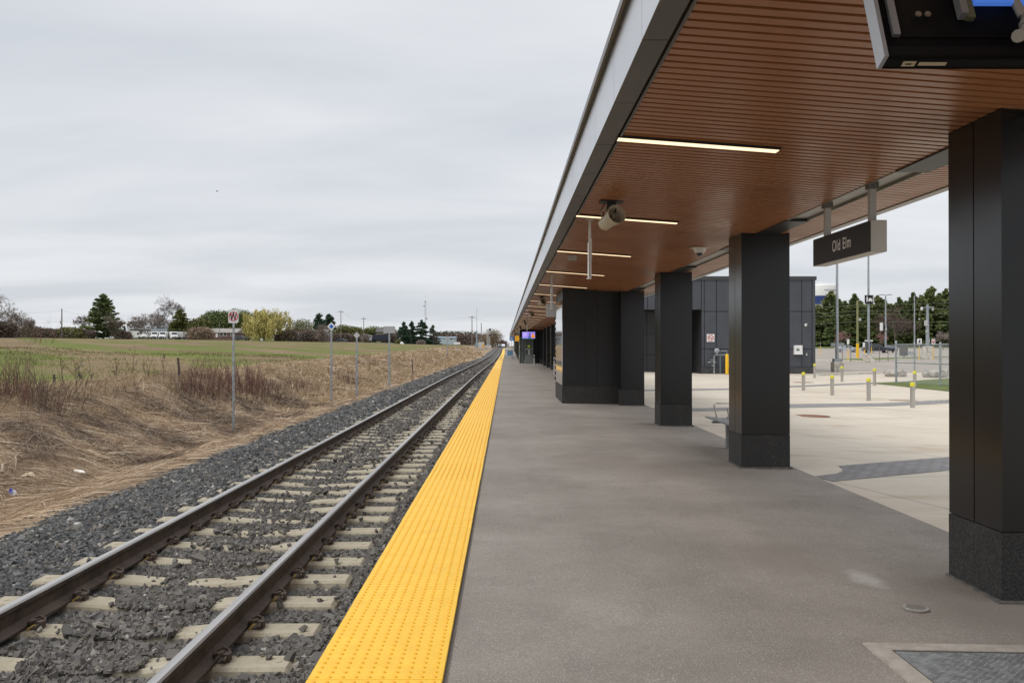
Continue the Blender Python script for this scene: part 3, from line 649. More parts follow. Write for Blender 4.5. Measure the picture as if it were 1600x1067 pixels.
# horn loudspeakers
horn = mat('horn_beige', (.50, .44, .34), .5, var=.06, vs=9); hornd = mat('horn_inside', (.30, .25, .18), .6)
def speaker():
    t = T('horn_loudspeaker', 'x', 'loudspeaker', group='horn loudspeakers hung under the ceiling')
    m = MB(); m.box(-.13, .13, -.11, .11, -.012, -.001); m.box(-.05, -.035, -.03, .03, -.13, -.012); m.box(.035, .05, -.03, .03, -.13, -.012); m.box(-.045, .045, -.05, .05, -.06, -.012)
    m.tube([(-.07, .06, -.02), (-.11, .09, -.09), (-.04, .10, -.15)], .008, 6); m.build('mount_bracket', blackm, t, world=False)
    m = MB(); m.lathe([(.015, .20), (.072, .195), (.075, .10), (.082, .05), (.108, -.09), (.112, -.10), (.106, -.10), (.078, .04), (.02, .08)], (0, 0, 0), 24, axis='y', cap=False)
    m.lathe([(.001, -.035), (.022, -.03), (.026, .0), (.03, .09)], (0, 0, 0), 14, axis='y', m=1, cap=False); m.lathe([(.09, -.02), (.001, .05)], (0, 0, 0), 20, axis='y', m=1, cap=False)
    m.rot(R(-16), axis='X'); m.rot(R(24), axis='Z'); m.move((0.01, -.02, -.185)); m.build('horn', [horn, hornd], t, smooth=True, world=False)
    m = MB(); m.tube([(-.105, .06, -.19), (-.105, .06, -.10), (-.05, .05, -.06), (.05, .05, -.06), (.105, .06, -.10), (.105, .06, -.19)], .008, 6); m.build('yoke', horn, t, world=False); return t
s0 = speaker(); sx_ = 1.185
for k, (y, lb) in enumerate(((9.95, 'large beige horn loudspeaker nearest the camera, in front of the second strip light'), (28.9, 'small horn loudspeaker left of the grey hanging panel'), (41, 'second far horn loudspeaker, past the grey hanging panel'), (55.6, 'third far horn loudspeaker, left of the screen post'), (72, 'tiny farthest horn loudspeaker by the yellow display'))):
    if k == 0: s0.location = (sx_, y, SZ(sx_)); s0['label'] = lb; s0.scale = (1, 1, 1)
    else: dup(s0, (sx_, y, SZ(sx_)), None, lb)
# empty hanging brackets
lg = mat('bracket_grey', (.52, .52, .50), .4, .3)
def bracket(x, y, lb, top=.30, hgt=.46):
    z = SZ(x); t = T('hanging_bracket', lb, 'bracket', (x, y, z), group='white hanging brackets under the ceiling')
    m = MB(); m.box(-.016, .016, -.016, .016, -top-hgt, -.003); m.box(-.05, .05, -.05, .05, -.008, -.001); m.build('drop_post', lg, t, world=False)
    m = MB(); m.box(-.022, -.016, -.04, .05, -top-hgt, -top); m.box(.016, .024, .02, .10, -top-hgt+.01, -top+.02); m.box(.018, .03, .03, .05, -top-.2, -top+.06); m.box(-.04, .016, -.03, .02, -top-hgt-.006, -top-hgt+.004); m.build('side_channel', white, t, world=False); return t
bracket(1.08, 11.4, 'tall white hanging bracket beside the large horn loudspeaker')
bracket(1.07, 20.6, 'smaller white hanging bracket in front of a grey panel')
x, y = ax(860.5, 22.0), 22.0; t = T('ceiling_sign', 'flat grey hanging sign panel left of the black enclosure', 'sign', (x, y, SZ(x)))
m = MB(); m.box(-.115, .14, 0, .035, -.90, -.57); m.build('panel', mat('panel_grey', (.30, .29, .28), .5), t, world=False); m = MB(); m.box(.0, .03, .005, .03, -.57, -.002); m.build('drop_post', lg, t, world=False)
# dome camera, ceiling sensor
def domecam(x, y, z, lb):
    t = T('dome_camera', lb, 'camera', (x, y, z)); m = MB(); m.box(-.13, .13, -.13, .13, -.012, -.001); m.build('ceiling_plate', horn, t, world=False)
    m = MB(); m.lathe([(.095, -.012), (.09, -.05), (.075, -.07), (.062, -.085)], n=20); m.build('housing', white, t, smooth=True, world=False)
    m = MB(); m.lathe([(.055, -.083), (.05, -.11), (.03, -.128), (.002, -.133)], n=16); m.build('lens_dome', glassd, t, smooth=True, world=False)
domecam(2.93, 13.4, SZ(2.93), 'cream dome security camera under the ceiling left of the second column')
t = T('ceiling_sensor', 'small white box sensor under the ceiling by the third strip light', 'sensor', (1.19, 15.9, SZ(1.19))); m = MB(); m.box(-.09, .09, -.07, .07, -.012, -.001); m.prism([(-.08, -.05), (.08, -.05), (.06, .06), (-.06, .06)], -.085, -.012); m.build('case', mat('sensor_grey', (.42, .40, .37), .5), t, world=False)
m = MB(); m.lathe([(.02, -.10), (.02, -.085)], n=10); m.build('eye', glassd, t, world=False)
# the station name sign
t = T('station_sign', 'black hanging box sign reading Old Elm in white', 'sign', (3.28, 8.0, SZ(XG0)-.0))
zg = SZ(XG0); SX0, SX1, SY0, SY1, Z0, Z1 = 3.265, 3.415, 7.93, 9.42, CH+.845, CH+1.130
m = MB(); m.box(SX0+.003, SX1-.003, SY0, SY1, Z0, Z1, 0, .004); m.build('box', mat('sign_box', (.52, .49, .44), .45, .2), t)
m = MB(); m.box(SX0, SX0+.003, SY0+.004, SY1-.004, Z0+.006, Z1-.006); m.build('face_panel', mat('sign_face', (.020, .019, .019), .5, spec=.25), t)
tx = textmb('Old Elm', .135); tx.v = [(SX0-.002-c*.2, SY0+.69-a*.97, (Z0+Z1)/2+b*1.16) for a, b, c in tx.v]; tx.build('lettering', mat('letters', (.80, .79, .76), .5), t)
for y in (8.03, 9.15):
    m = MB(); m.box(3.29, 3.35, y-.025, y+.025, Z1-.002, zg+.02); m.box(3.275, 3.365, y-.045, y+.045, zg-.045, zg+.018, 1); m.build('hanger', [mat('hanger_grey', (.42, .41, .38), .45, .3), mat('hanger_shoe', (.12, .11, .10), .5)], t)
m = MB(); 
for y in (SY0,):
    for dx, dz in ((.02, .14), (.13, .14)): m.lathe([(.004, -.003), (.004, .001)], (SX0+dx, y, Z0+dz), 8, axis='y')
m.build('screw', steel, t)
# tilted display housing above the camera
t = T('display_housing', 'black open-backed display housing hanging at the upper right corner', 'display', (1.17, 2.7, CH+.85))
hb = MB(); W_ = .95; H_ = .62; D_ = .05            # built upright, then tilted back
m = MB(); m.box(0, W_, 0, D_, 0, .012); m.box(0, W_, 0, .012, 0, .045); m.box(0, W_, D_-.012, D_, 0, H_); m.box(.0, W_, 0, .012, H_-.05, H_)
m.box(.07, W_, .028, .034, .06, .066); m.box(.07, W_, .028, .034, .105, .11); tilt = lambda q: (q.rot(R(-22), axis='X'), q.move((1.165, 2.7, CH+.878)))
tilt(m); m.build('case', mat('housing_black', (.004, .004, .0045), .6, spec=.15), t)
m = MB(); m.box(-.014, -.001, -.012, D_+.0, -.002, H_); m.box(.045, .068, .02, .035, .11, H_-.04); tilt(m); m.build('side_frame', mat('frame_grey', (.33, .335, .35), .35, .5), t)
m = MB(); m.box(.262, .284, -.002, .03, .175, .40); m.box(.284, .31, .01, .03, .17, .40, 1); tilt(m); m.build('bracket', [mat('frame_grey', (.33, .335, .35)), mat('olive', (.12, .12, .07), .6)], t)
m = MB()
for x in (.141, .171): m.lathe([(.010, -.002), (.010, .004), (.006, .008), (.001, .009)], (x, D_-.022, .197), 12, axis='y')
tilt(m); m.build('bolt', steel, t, smooth=True)
m = MB(); m.box(.315, W_, .005, .02, .222, H_); tilt(m); m.build('screen', mat('blue_screen', (.05, .15, .5), .3, emit=(.06, .17, .62), es=.55), t)
m = MB(); m.tube([(.45, .02, .26), (.45, -.0, .16), (.44, -.01, .11), (.415, -.02, .07), (.40, -.03, .06)], .014, 10)
for a, b in (((.45, -.005, .13), (.445, -.01, .115)), ((.407, -.024, .066), (.395, -.032, .058))): m.tube([a, b], .020, 10)
tilt(m); m.build('conduit', mat('conduit', (.30, .28, .25), .5), t, smooth=True)
m = MB(); m.box(.055, .095, .014, .036, -.002, -.0003, 0); m.box(.105, .19, .018, .032, -.002, -.0003, 0); m.box(.065, .083, .022, .028, -.0028, -.0021, 1); tilt(m); m.build('sticker', [mat('sticker', (.42, .36, .26), .6), blackm], t)
m = MB(); m.box(1.9, 1.96, 2.85, 2.91, CH+1.3, SZ(1.9)); m.box(1.3, 1.36, 2.85, 2.91, CH+1.3, SZ(1.3)); m.build('drop_post', blackm, t)
# big enclosure under the canopy
t = T('service_enclosure', 'wide black metal enclosure standing under the canopy left of the fourth column', 'enclosure', (2.3, 25.9, 0))
zb = float(plat_z(1.5)); zt = SZ(1.55)+.01; X0, X1, Y0, Y1 = 1.555, 3.07, 24.3, 27.6; gt = zb+.47
m = MB(); m.add([(X0+.01, Y0+.01, gt), (X1, Y0+.01, gt), (X1, Y1, gt), (X0+.01, Y1, gt), (X0+.01, Y0+.01, zt), (X1, Y0+.01, SZ(X1)), (X1, Y1, SZ(X1)), (X0+.01, Y1, zt)], [(3,2,1,0),(4,5,6,7),(0,1,5,4),(1,2,6,5),(2,3,7,6),(3,0,4,7)], 1)
xj = [X0, X0+.63, X0+.95, X1+.005]; zj = [gt+.01, gt+1.80, 3.2]
for a, b in zip(xj, xj[1:]):
    for c_, d in zip(zj, zj[1:]):
        f = (lambda x: min(d, SZ(x)-.004)); za, zb2 = (f(a), f(b)) if d > 3 else (d, d)
        m.add([(a+.004, Y0, c_+.004), (b-.004, Y0, c_+.004), (b-.004, Y0, zb2-.004), (a+.004, Y0, za-.004), (a+.004, Y0+.012, c_+.004), (b-.004, Y0+.012, c_+.004), (b-.004, Y0+.012, zb2-.004), (a+.004, Y0+.012, za-.004)], [(0,1,2,3),(7,6,5,4),(0,4,5,1),(1,5,6,2),(2,6,7,3),(3,7,4,0)])
m.build('cladding', [mat('cladding_matte', (.0085, .0085, .0095), .45, var=.08, vs=1.5), blackm], t)
m = MB(); m.box(X0-.008, X1-.001, Y0-.006, Y1+.004, zb-.1, gt); m.build('granite_base', gran, t)
m = MB(); m.box(X0-.012, X0+.008, Y0+.05, Y1-.02, gt+.02, zt-.32); m.build('mirror_panel', mat('mirror_panel', (.55, .55, .54), .06, .95), t)
m = MB(); z = gt+.04
while z < zt-.5: m.box(X0-.03, X0-.002, Y1-.06, Y1+.0, z, z+.10); z += .17
m.build('louvre_teeth', blackm, t)
# bench
t = T('bench', 'grey metal bench with wire armrests half hidden behind the second column', 'bench', (3.50, 13.35, float(plat_z(3.46))))
bg_ = mat('bench_metal', (.19, .195, .20), .45, .5, var=.1, vs=9); m = MB()
for k in range(7): m.box(-.30+k*.085, -.30+k*.085+.07, -.9, .9, .425+.012*abs(k-2.5), .445+.012*abs(k-2.5))
m.build('seat', bg_, t, world=False)
for y in (-.55, .55):
    m = MB(); m.prism([(-.05, .0), (.05, .0), (.065, .40), (-.05, .40)], y-.04, y+.04, 'y'); m.box(-.2, .2, y-.05, y+.05, 0, .012); m.box(-.27, .27, y-.03, y+.03, .395, .425); m.build('leg', bg_, t, world=False)
for y in (-.85, 0, .85):
    m = MB(); m.tube([(-.12, y, .43), (-.17, y, .66), (-.13, y, .685), (.12, y, .685), (.17, y, .66), (.12, y, .43)], .011, 8); m.build('armrest', steel, t, smooth=True, world=False)
# ---------------------------------------------------------------- far end of the platform
def framep(m, x0, x1, z0, z1, y, w_=.05, d=.05): m.box(x0, x0+w_, y, y+d, z0, z1); m.box(x1-w_, x1, y, y+d, z0, z1); m.box(x0+w_, x1-w_, y, y+d, z1-w_, z1); m.box(x0+w_, x1-w_, y, y+d, z0, z0+w_)
fr = mat('shelter_frame', (.085, .09, .09), .45, .5); gl = mat('shelter_glass', (.10, .13, .125), .12, spec=.8)
t = T('waiting_shelter', 'glazed waiting shelter with a door far down the platform', 'shelter', (2, 80, -.05))
m = MB(); m.box(1.25, 2.75, 80, 86, 2.33, 3.0); m.build('roof_box', dark, t)
m = MB(); framep(m, 1.27, 1.62, -.05, 2.33, 79.95); framep(m, 1.62, 2.52, -.05, 2.33, 79.96, .06); m.box(1.27, 1.32, 80.02, 86, -.05, .3); m.box(1.27, 1.32, 80.02, 86, 1.2, 1.27); m.box(1.27, 1.62, 79.94, 80.0, 1.1, 1.2); m.build('frame', fr, t)
m = MB(); m.box(1.68, 2.46, 80.03, 80.05, .45, 2.27); m.box(1.32, 1.57, 80.03, 80.05, 0, 2.28); m.box(1.285, 1.30, 80.1, 86, .3, 2.3); m.build('glass_pane', gl, t)
m = MB(); framep(m, 1.72, 2.42, .02, 2.2, 79.93, .07, .03); m.box(1.79, 2.35, 79.935, 79.955, .05, .75); m.box(1.75, 2.4, 79.90, 79.925, 1.22, 1.30, 1); m.build('door', [mat('door_grey', (.20, .22, .215), .4, .4), steel], t)
m = MB(); m.box(1.98, 2.2, 79.90, 79.918, 1.40, 1.62, 0); m.box(2.02, 2.22, 79.90, 79.918, .75, 1.18, 1); m.build('notice', [mat('lime_notice', (.45, .55, .05), .5), mat('pale_notice', (.34, .36, .35), .5)], t)
m = MB(); m.box(1.92, 2.20, 79.93, 79.95, 2.42, 2.66); m.box(1.98, 2.14, 79.92, 79.93, 2.48, 2.60, 1); m.build('plaque', [mat('plaque', (.40, .41, .40), .5), blackm], t)
m = MB(); m.box(2.52, 3.05, 80.2, 86, -.05, 2.95); m.build('side_wall', dark, t)
m = MB(); m.box(1.2, 2.9, 79.5, 79.9, -.04, -.02); m.build('threshold', conc, t)
t = T('station_wall', 'dark wall block beyond the glass shelter at the far canopy end', 'wall', (1.2, 104, 0)); m = MB(); m.prism([(1.02, 2.9), (1.6, 2.9), (1.6, .0), (1.48, 0.0), (1.02, 1.0)], 96, 112, 'y'); m.build('cladding', mat('cladding_green', (.02, .022, .016), .6), t)
def bollardlight(x, y, h, lb):
    t = T('post_light', lb, 'post', (x, y, float(plat_z(x)))); m = MB(); m.lathe([(.055, 0), (.055, h-.08), (.05, h-.03), (.02, h)], n=12); m.build('shaft', lg, t, world=False); m = MB(); m.lathe([(.058, h-.22), (.058, h-.12)], n=12); m.build('lens', blackm, t, world=False)
bollardlight(ax(866.5, 50), 50, .98, 'thin pale post left of the black enclosure'); bollardlight(ax(834.8, 74), 74, .85, 'white post beside the far shelter wall')
# screens
def hangscreen(name, px0, px1, py0, py1, D, lb, cat, face, art, post_px=None):
    x0, x1, z1, z0 = ax(px0, D), ax(px1, D), az_(py0, D), az_(py1, D); xm = (x0+x1)/2; t = T(name, lb, cat, (xm, D, z0))
    m = MB(); m.box(x0-.02, x1+.02, D, D+.10, z0-.03, z1+.02, 0, .008); m.build('casing', blackm, t)
    m = MB(); m.box(x0, x1, D-.004, D-.001, z0, z1); m.build('screen', face, t)
    W, H = x1-x0, z1-z0
    for k, (nm, rects, mt) in enumerate(art):
        m = MB()
        for a, b, c_, d in rects: m.box(x0+a*W, x0+b*W, D-.008-.001*k, D-.0055-.001*k, z0+c_*H, z0+d*H)
        m.build(nm, mt, t)
    xp = ax(post_px, D) if post_px else xm; m = MB(); m.box(xp-.02, xp+.02, D+.03, D+.07, z1, SZ(max(XE, xp))); m.build('drop_post', lg, t)
em = lambda n, c, s=1: mat(n, tuple(q*.5 for q in c), .4, emit=c, es=s)
hangscreen('departure_screen', 816, 836, 518.5, 529, 50, 'lit purple departure screen hanging from a white post over the platform', 'screen', em('purple_lit', (.30, .22, .72), .8),
  [('text_line', [(.06, .4, .80, .86), (.06, .36, .64, .69), (.06, .40, .48, .53), (.06, .3, .32, .37)], em('lilac_lit', (.62, .56, .95), .8)), ('picture', [(.45, .70, .05, .30), (.52, .62, .3, .75), (.62, .66, .6, .9)], em('blue_lit', (.06, .08, .30), .8)), ('banner', [(.72, .97, .12, .55), (.78, .9, .55, .7)], em('orange_lit', (.75, .26, .02), .8)), ('strip', [(0, 1, 0, .06)], em('teal_lit', (.05, .30, .40), .8))], 823.5)
hangscreen('information_display', 805, 811, 524.5, 533, 75, 'small yellow information display left of the purple screen', 'screen', em('amber_lit', (.70, .34, .02), .7), [('text_line', [(.15, .85, .7, .8), (.15, .7, .42, .5), (.3, .8, .15, .25)], blackm)])
t = T('train_sign', 'blue square sign with a white train symbol at the far canopy end', 'sign', (ax(799.6, 118), 118, 0)); D = 118; x0, x1, z1, z0 = ax(796.2, D), ax(803, D), az_(526, D), az_(532.3, D)
m = MB(); m.box(x0, x1, D, D+.08, z0, z1, 0, .01); m.build('board', mat('sign_blue', (.02, .16, .55), .45), t)
m = MB(); W = x1-x0; H = z1-z0; m.box(x0+.3*W, x0+.7*W, D-.012, D-.002, z0+.3*H, z0+.8*H, 0); m.box(x0+.38*W, x0+.62*W, D-.016, D-.013, z0+.52*H, z0+.70*H, 1); m.box(x0+.22*W, x0+.40*W, D-.012, D-.002, z0+.14*H, z0+.24*H); m.box(x0+.6*W, x0+.78*W, D-.012, D-.002, z0+.14*H, z0+.24*H); m.build('symbol', [white, mat('sign_blue', (.02, .16, .55))], t)
m = MB(); m.box((x0+x1)/2-.03, (x0+x1)/2+.03, D+.02, D+.06, 0, z0); m.build('post', galv, t)
# barriers across the platform
def barrier(x0, x1, y, lb, h=1.1):
    t = T('wire_barrier', lb, 'barrier', ((x0+x1)/2, y, float(tgrade(y)))); z = float(tgrade(y))-.02; m = MB(); m.tube([(x0, y, z), (x0, y, z+h), (x1, y, z+h), (x1, y, z)], .022, 6); m.tube([(x0, y, z+.15), (x1, y, z+.15)], .018, 6); m.build('frame', galv, t)
    m = MB(); k = x0+.1
    while k < x1: m.tube([(k, y, z+.15), (k, y, z+h)], .008, 4); k += .13
    m.build('bars', galv, t)
barrier(-.55, .75, 101, 'low grey wire barrier standing on the yellow strip end'); barrier(.85, 2.0, 104, 'grey wire barrier right of the strip end', 1.5); barrier(-.1, 1.5, 112, 'rear grey barrier with a blue panel beside the far platform'); 
t = T('notice_board', 'small blue panel tied to the rear grey barrier', 'panel', (.55, 111.9, .4)); m = MB(); m.box(.2, .95, 111.9, 111.93, .35, .95, 0, .004); m.box(.22, .93, 111.88, 111.9, .93, .97, 1); m.build('board', [mat('pale_blue', (.10, .24, .42), .5), galv], t)
# ================================================================== RIGHT SIDE: BUILDING, FORECOURT, CAR PARK
def rp(px, D): x = ax(px, D); return x, D, float(right_z(x, D))
t = T('station_building', 'dark grey panelled station building across the forecourt', 'building', (14, 58.6, -.3))
BY = 58.6; bx = lambda p: ax(p, BY); bz = lambda p: az_(p, BY); zt = bz(431.5); zg0 = -.45
def panels(m, xs, zs, y, gp=.022, th=.05):
    for a, b in zip(xs, xs[1:]):
        for c_, d in zip(zs, zs[1:]): m.box(a+gp, b-gp, y, y+th, c_+gp, d-gp)
m = MB()
panels(m, [bx(1096.5), bx(1101), bx(1120), bx(1150), bx(1180), bx(1210), bx(1254), bx(1270)], [bz(573.5), bz(545.4), bz(486.5), bz(436)], BY)
m.box(bx(1270)+.02, bx(1275), BY-.02, BY+.1, zg0, zt)
m.build('wall', dark2, t)
m = MB(); m.box(bx(1096.5), bx(1275)-.02, BY+.055, BY+16, zg0, zt-.05); m.box(bx(930), bx(1096.5), BY+.055, BY+16, bz(484)+.03, zt-.05); m.box(bx(930), bx(1096.5)-.001, BY+3, BY+16, zg0, bz(484)+.03); m.build('wall_core', mat('joint_dark', (.02, .021, .024), .7), t)
m = MB(); panels(m, [bx(930), bx(975), bx(1012), bx(1048), bx(1082), bx(1096.5)], [bz(484), bz(436)], BY); m.build('upper_band', dark2, t)
m = MB(); m.box(bx(925), bx(1277), BY-.06, BY+.12, zt-.25, zt); m.box(bx(1275)-.001, bx(1277), BY+.12, BY+16, zt-.25, zt); m.build('parapet', mat('parapet', (.04, .042, .046), .5), t)
m = MB(); m.box(bx(1096.5), bx(1272), BY-.03, BY+.05, zg0, bz(573.5)+.0); m.build('granite_base', mat('granite_grey', (.05, .05, .052), .75, var=.3, vs=8), t)
m = MB(); panels(m, [bx(925), bx(960), bx(1022), bx(1060), bx(1096)], [zg0, bz(555), bz(520), bz(484)], BY+2.94); m.build('recess_wall', mat('recess_panel', (.035, .037, .042), .5), t)
# things on its wall
def onwall(px0, px1, py0, py1): return bx(px0), bx(px1), bz(py1), bz(py0)
x0, x1, z0, z1 = onwall(1104.8, 1116.8, 522, 534); t = T('no_smoking_sign', 'white no smoking sign with a red ring on the dark building', 'sign', (x0, BY, z0)); m = MB(); m.box(x0, x1, BY-.02, BY-.003, z0, z1, 0, .003); m.build('plate', white, t)
def ringmb(cx, cz, r, wd, y, th=.004, n=28, m_=0):
    m = MB(); vs = []; fs = []
    for k in range(n):
        a = 2*math.pi*k/n
        for rr, yy in ((r-wd, y), (r, y), (r, y+th), (r-wd, y+th)): vs.append((cx+rr*math.cos(a), yy, cz+rr*math.sin(a)))
    for k in range(n):
        for q in range(4): fs.append((4*k+q, 4*k+(q+1) % 4, 4*((k+1) % n)+(q+1) % 4, 4*((k+1) % n)+q))
    return m.add(vs, fs, m_)
def bar(m, p, q, wd, y, th=.004, m_=0):
    p = Vector(p); q = Vector(q); d = (q-p).normalized(); s = Vector((-d.y, d.x))*wd/2; P = [p-s, q-s, q+s, p+s]; return m.add([(a.x, yy, a.y) for yy in (y, y+th) for a in P], [(0,1,2,3),(7,6,5,4),(0,4,5,1),(1,5,6,2),(2,6,7,3),(3,7,4,0)], m_)
cx, cz = (x0+x1)/2, (z0+z1)/2; m = MB(); bar(m, (cx-.13, cz), (cx+.08, cz), .03, BY-.025); bar(m, (cx+.09, cz), (cx+.12, cz+.06), .02, BY-.025); m.build('cigarette', blackm, t)
m = ringmb(cx, cz, .20, .045, BY-.03); bar(m, (cx-.12, cz+.12), (cx+.12, cz-.12), .03, BY-.032); m.build('ring', red, t)
x0, x1, z0, z1 = onwall(1240.5, 1253.3, 539.5, 553); t = T('wall_cabinet', 'white wall box with a small green label right of the second column', 'cabinet', (x0, BY, z0)); m = MB(); m.box(x0+.02, x1-.02, BY-.28, BY, z0+.02, z1); m.box(x0, x1, BY-.3, BY, z0-.03, z0+.02); m.build('case', white, t)
m = MB(); m.box(x0+.11, x0+.33, BY-.286, BY-.281, z0+.22, z0+.32, 0); m.box(x0+.14, x0+.26, BY-.286, BY-.281, z0+.37, z0+.41, 1); m.build('label_plate', [mat('dark_green', (.02, .09, .07), .5), mat('dark_grey', (.08, .08, .08), .5)], t)
t = T('wall_camera', 'round white camera high on the dark building wall', 'camera', (bx(1260.5), BY, bz(508))); m = MB(); m.lathe([(.10, 0), (.10, -.06), (.085, -.11), (.03, -.13), (.002, -.13)][::-1], n=18, axis='y'); m.build('housing', white, t, smooth=True, world=False); m = MB(); m.lathe([(.045, -.17), (.05, -.12)], (.02, 0, -.01), 12, axis='y'); m.build('lens', blackm, t, world=False)
t = T('wall_outlet', 'tiny grey outlet box right of the white wall box', 'outlet', (bx(1260.8), BY, bz(554))); m = MB(); m.box(-.05, .05, -.08, 0, -.09, .09, 0, .01); m.build('case', galv, t, world=False); m = MB(); m.box(-.035, .035, -.1, -.08, -.06, .06, 0, .008); m.build('cover', lg, t, world=False)
# gas meter set
t = T('gas_meter', 'grey gas meter with a round regulator and pipes against the dark building', 'gas meter', (bx(1118), BY-.5, -.3)); y = BY-.5; P_ = lambda a, b: (bx(a), y, bz(b))
m = MB(); m.lathe([(.02, -.09), (.12, -.08), (.17, -.02), (.17, .02), (.12, .08), (.02, .09)], P_(1118, 548), 20, axis='y'); m.lathe([(.05, -.15), (.06, -.08)], P_(1118, 548.5), 12, axis='y'); m.lathe([(.05, -.07), (.03, .05)], P_(1118, 552), 10); m.build('regulator', mat('meter_grey', (.34, .37, .38), .5, .3), t, smooth=True)
m = MB(); m.tube([P_(1113.5, 585.5), P_(1113.5, 556), P_(1114.5, 554.4), P_(1137, 554.4), P_(1139, 556), P_(1139, 562)], .032, 8); m.tube([P_(1123.5, 555), P_(1123.5, 548.3), P_(1133.3, 548.3), P_(1133.3, 554)], .026, 8); m.tube([P_(1103.5, 565.6), P_(1109, 565.6)], .03, 8); m.tube([P_(1111, 565.6), P_(1117, 565.6)], .028, 8); m.tube([P_(1108, 562.4), P_(1113, 562.4)], .02, 6); m.tube([P_(1110, 571), P_(1113, 571)], .03, 6); m.lathe([(.06, -.06), (.06, .06)], P_(1113.5, 565.6), 10); m.lathe([(.055, -.05), (.055, .05)], P_(1113.5, 581), 10)
m.build('pipework', mat('meter_grey', (.34, .37, .38)), t, smooth=True)
m = MB(); m.tube([P_(1123.2, 585), P_(1123.2, 552)], .05, 8); m.tube([(bx(1133), y+.2, -.4), (bx(1133), y+.2, bz(560))], .05, 8); m.build('stand', mat('meter_stand', (.10, .15, .16), .5), t)
m = MB(); m.lathe([(.03, -.12), (.13, -.10), (.15, 0), (.13, .10), (.03, .12)], P_(1136.5, 562.5), 16, axis='y'); m.box(bx(1134), bx(1142), y-.13, y+.15, bz(564), bz(558)); m.build('meter_body', mat('meter_blue_grey', (.28, .35, .37), .5), t, smooth=True)
m = MB(); m.lathe([(.05, 0), (.10, .05), (.10, .3), (.04, .34)], (bx(1138), y-.05, bz(574)), 12); m.build('valve', yel, t)
x_, y_, z_ = hit(1129.4, 587.6, right_z)+(0,); t = T('guard_post', 'thick yellow guard post in front of the gas meter', 'bollard', (bx(1129.4), BY-1.2, float(right_z(bx(1129.4), BY-1.2)))); m = MB(); m.lathe([(.105, 0), (.105, 1.24), (.09, 1.29), (.04, 1.32)], n=16); m.build('post', yel, t, smooth=True, world=False); m = MB(); m.lathe([(.13, 0), (.13, .02)], n=16); m.build('base_ring', mat('base_brown', (.2, .12, .06), .8), t, world=False)
# steel bollards
def bollard(h, r):
    t = T('steel_bollard', 'x', 'bollard', group='stainless bollards with yellow caps on the forecourt'); m = MB(); m.lathe([(r, 0), (r, h-.11)], n=18); m.build('shaft', steel, t, smooth=True, world=False)
    m = MB(); m.lathe([(r*1.04, h-.115), (r*1.04, h-.02), (r*.9, h), (r*.3, h+.01)], n=18); m.build('cap', mat('cap_yellow', (.62, .56, .02), .5), t, smooth=True, world=False); m = MB(); m.lathe([(r*1.25, 0), (r*1.25, .012)], n=18); m.build('foot_ring', galvd, t, world=False); return t
b0 = bollard(.80, .068); first = True
for px, py, pt, lb in ((1427.7, 637.5, 598, 'stainless bollard with a yellow cap nearest the right-hand column'), (1358.8, 626.5, 591, 'front row bollard third from the right, before the curved paver band') , (1301.5, 618, 586.5, 'front row bollard in line with the car park lamp base'), (1256.4, 610.5, 581.8, 'leftmost front row bollard right of the second column'),
                       (1431.2, 608.5, 580, 'bollard on the grass edge just behind the nearest one'), (1368, 602.6, 576, 'back row bollard at the tip of the grass wedge'), (1317, 596.5, 572.5, 'back row bollard right of the lamp pole base'), (1273.8, 590.5, 568.5, 'farthest bollard, at the corner of the dark building')):
    x, y = hit(px, py, right_z); h = (py-pt)/F*y; loc = (x, y, float(right_z(x, y))); sc_ = h/.80
    if first: b0.location = loc; b0.scale = (1, 1, sc_); b0['label'] = lb; first = False
    else: dup(b0, loc, None, lb, scale=(1, 1, sc_))
# chain-link fence
t = T('chain_link_fence', 'grey chain link fence panel standing on the grass wedge', 'fence'); P = [hit(1402, 599.5, right_z), hit(1431, 601.0, right_z), hit(1471.5, 603.5, right_z)]; P.append((P[2][0]+(P[2][0]-P[1][0])*1.2, P[2][1]+(P[2][1]-P[1][1])*1.2))
HF = 1.95; t.location = (P[0][0], P[0][1], float(right_z(*P[0])))
for k, (x, y) in enumerate(P):
    z = float(right_z(x, y)); m = MB(); r = .05 if k in (0, 2) else .035; m.tube([(x, y, z-.05), (x, y, z+HF+(.08 if k == 0 else 0))], r, 10); m.lathe([(r*1.2, 0), (r*.4, .05)], (x, y, z+HF+(.08 if k == 0 else 0)), 10); m.build('post', galv, t, smooth=True)
m = MB()
for (xa, ya), (xb, yb) in zip(P, P[1:]):
    za, zb = float(right_z(xa, ya)), float(right_z(xb, yb))
    for h in (HF-.05, 1.02, .08): m.tube([(xa, ya, za+h), (xb, yb, zb+h)], .024 if h > .5 else .012, 6)
m.build('rail', galv, t)
V, Q = [], []
for (xa, ya), (xb, yb) in zip(P, P[1:]):
    za, zb = float(right_z(xa, ya)), float(right_z(xb, yb)); Ls = math.hypot(xb-xa, yb-ya); H2 = HF-.1
    for s in (-1, 1):
        u = -H2
        while u < Ls:
            a0, a1 = max(u, 0), min(u+H2, Ls)
            if a1 > a0:
                h0, h1 = (a0-u), (a1-u)
                if s < 0: h0, h1 = H2-h0, H2-h1
                p = [(xa+(xb-xa)*a/Ls, ya+(yb-ya)*a/Ls, za+(zb-za)*a/Ls+.06+h) for a, h in ((a0, h0), (a1, h1))]; o_ = len(V); r = .0045
                V += [(p[0][0], p[0][1], p[0][2]-r), (p[1][0], p[1][1], p[1][2]-r), (p[1][0], p[1][1], p[1][2]+r), (p[0][0], p[0][1], p[0][2]+r)]; Q.append((o_, o_+1, o_+2, o_+3))
            u += .085
npmesh('wire_mesh', V, Q, mat('wire_grey', (.50, .52, .53), .5, .3), t)
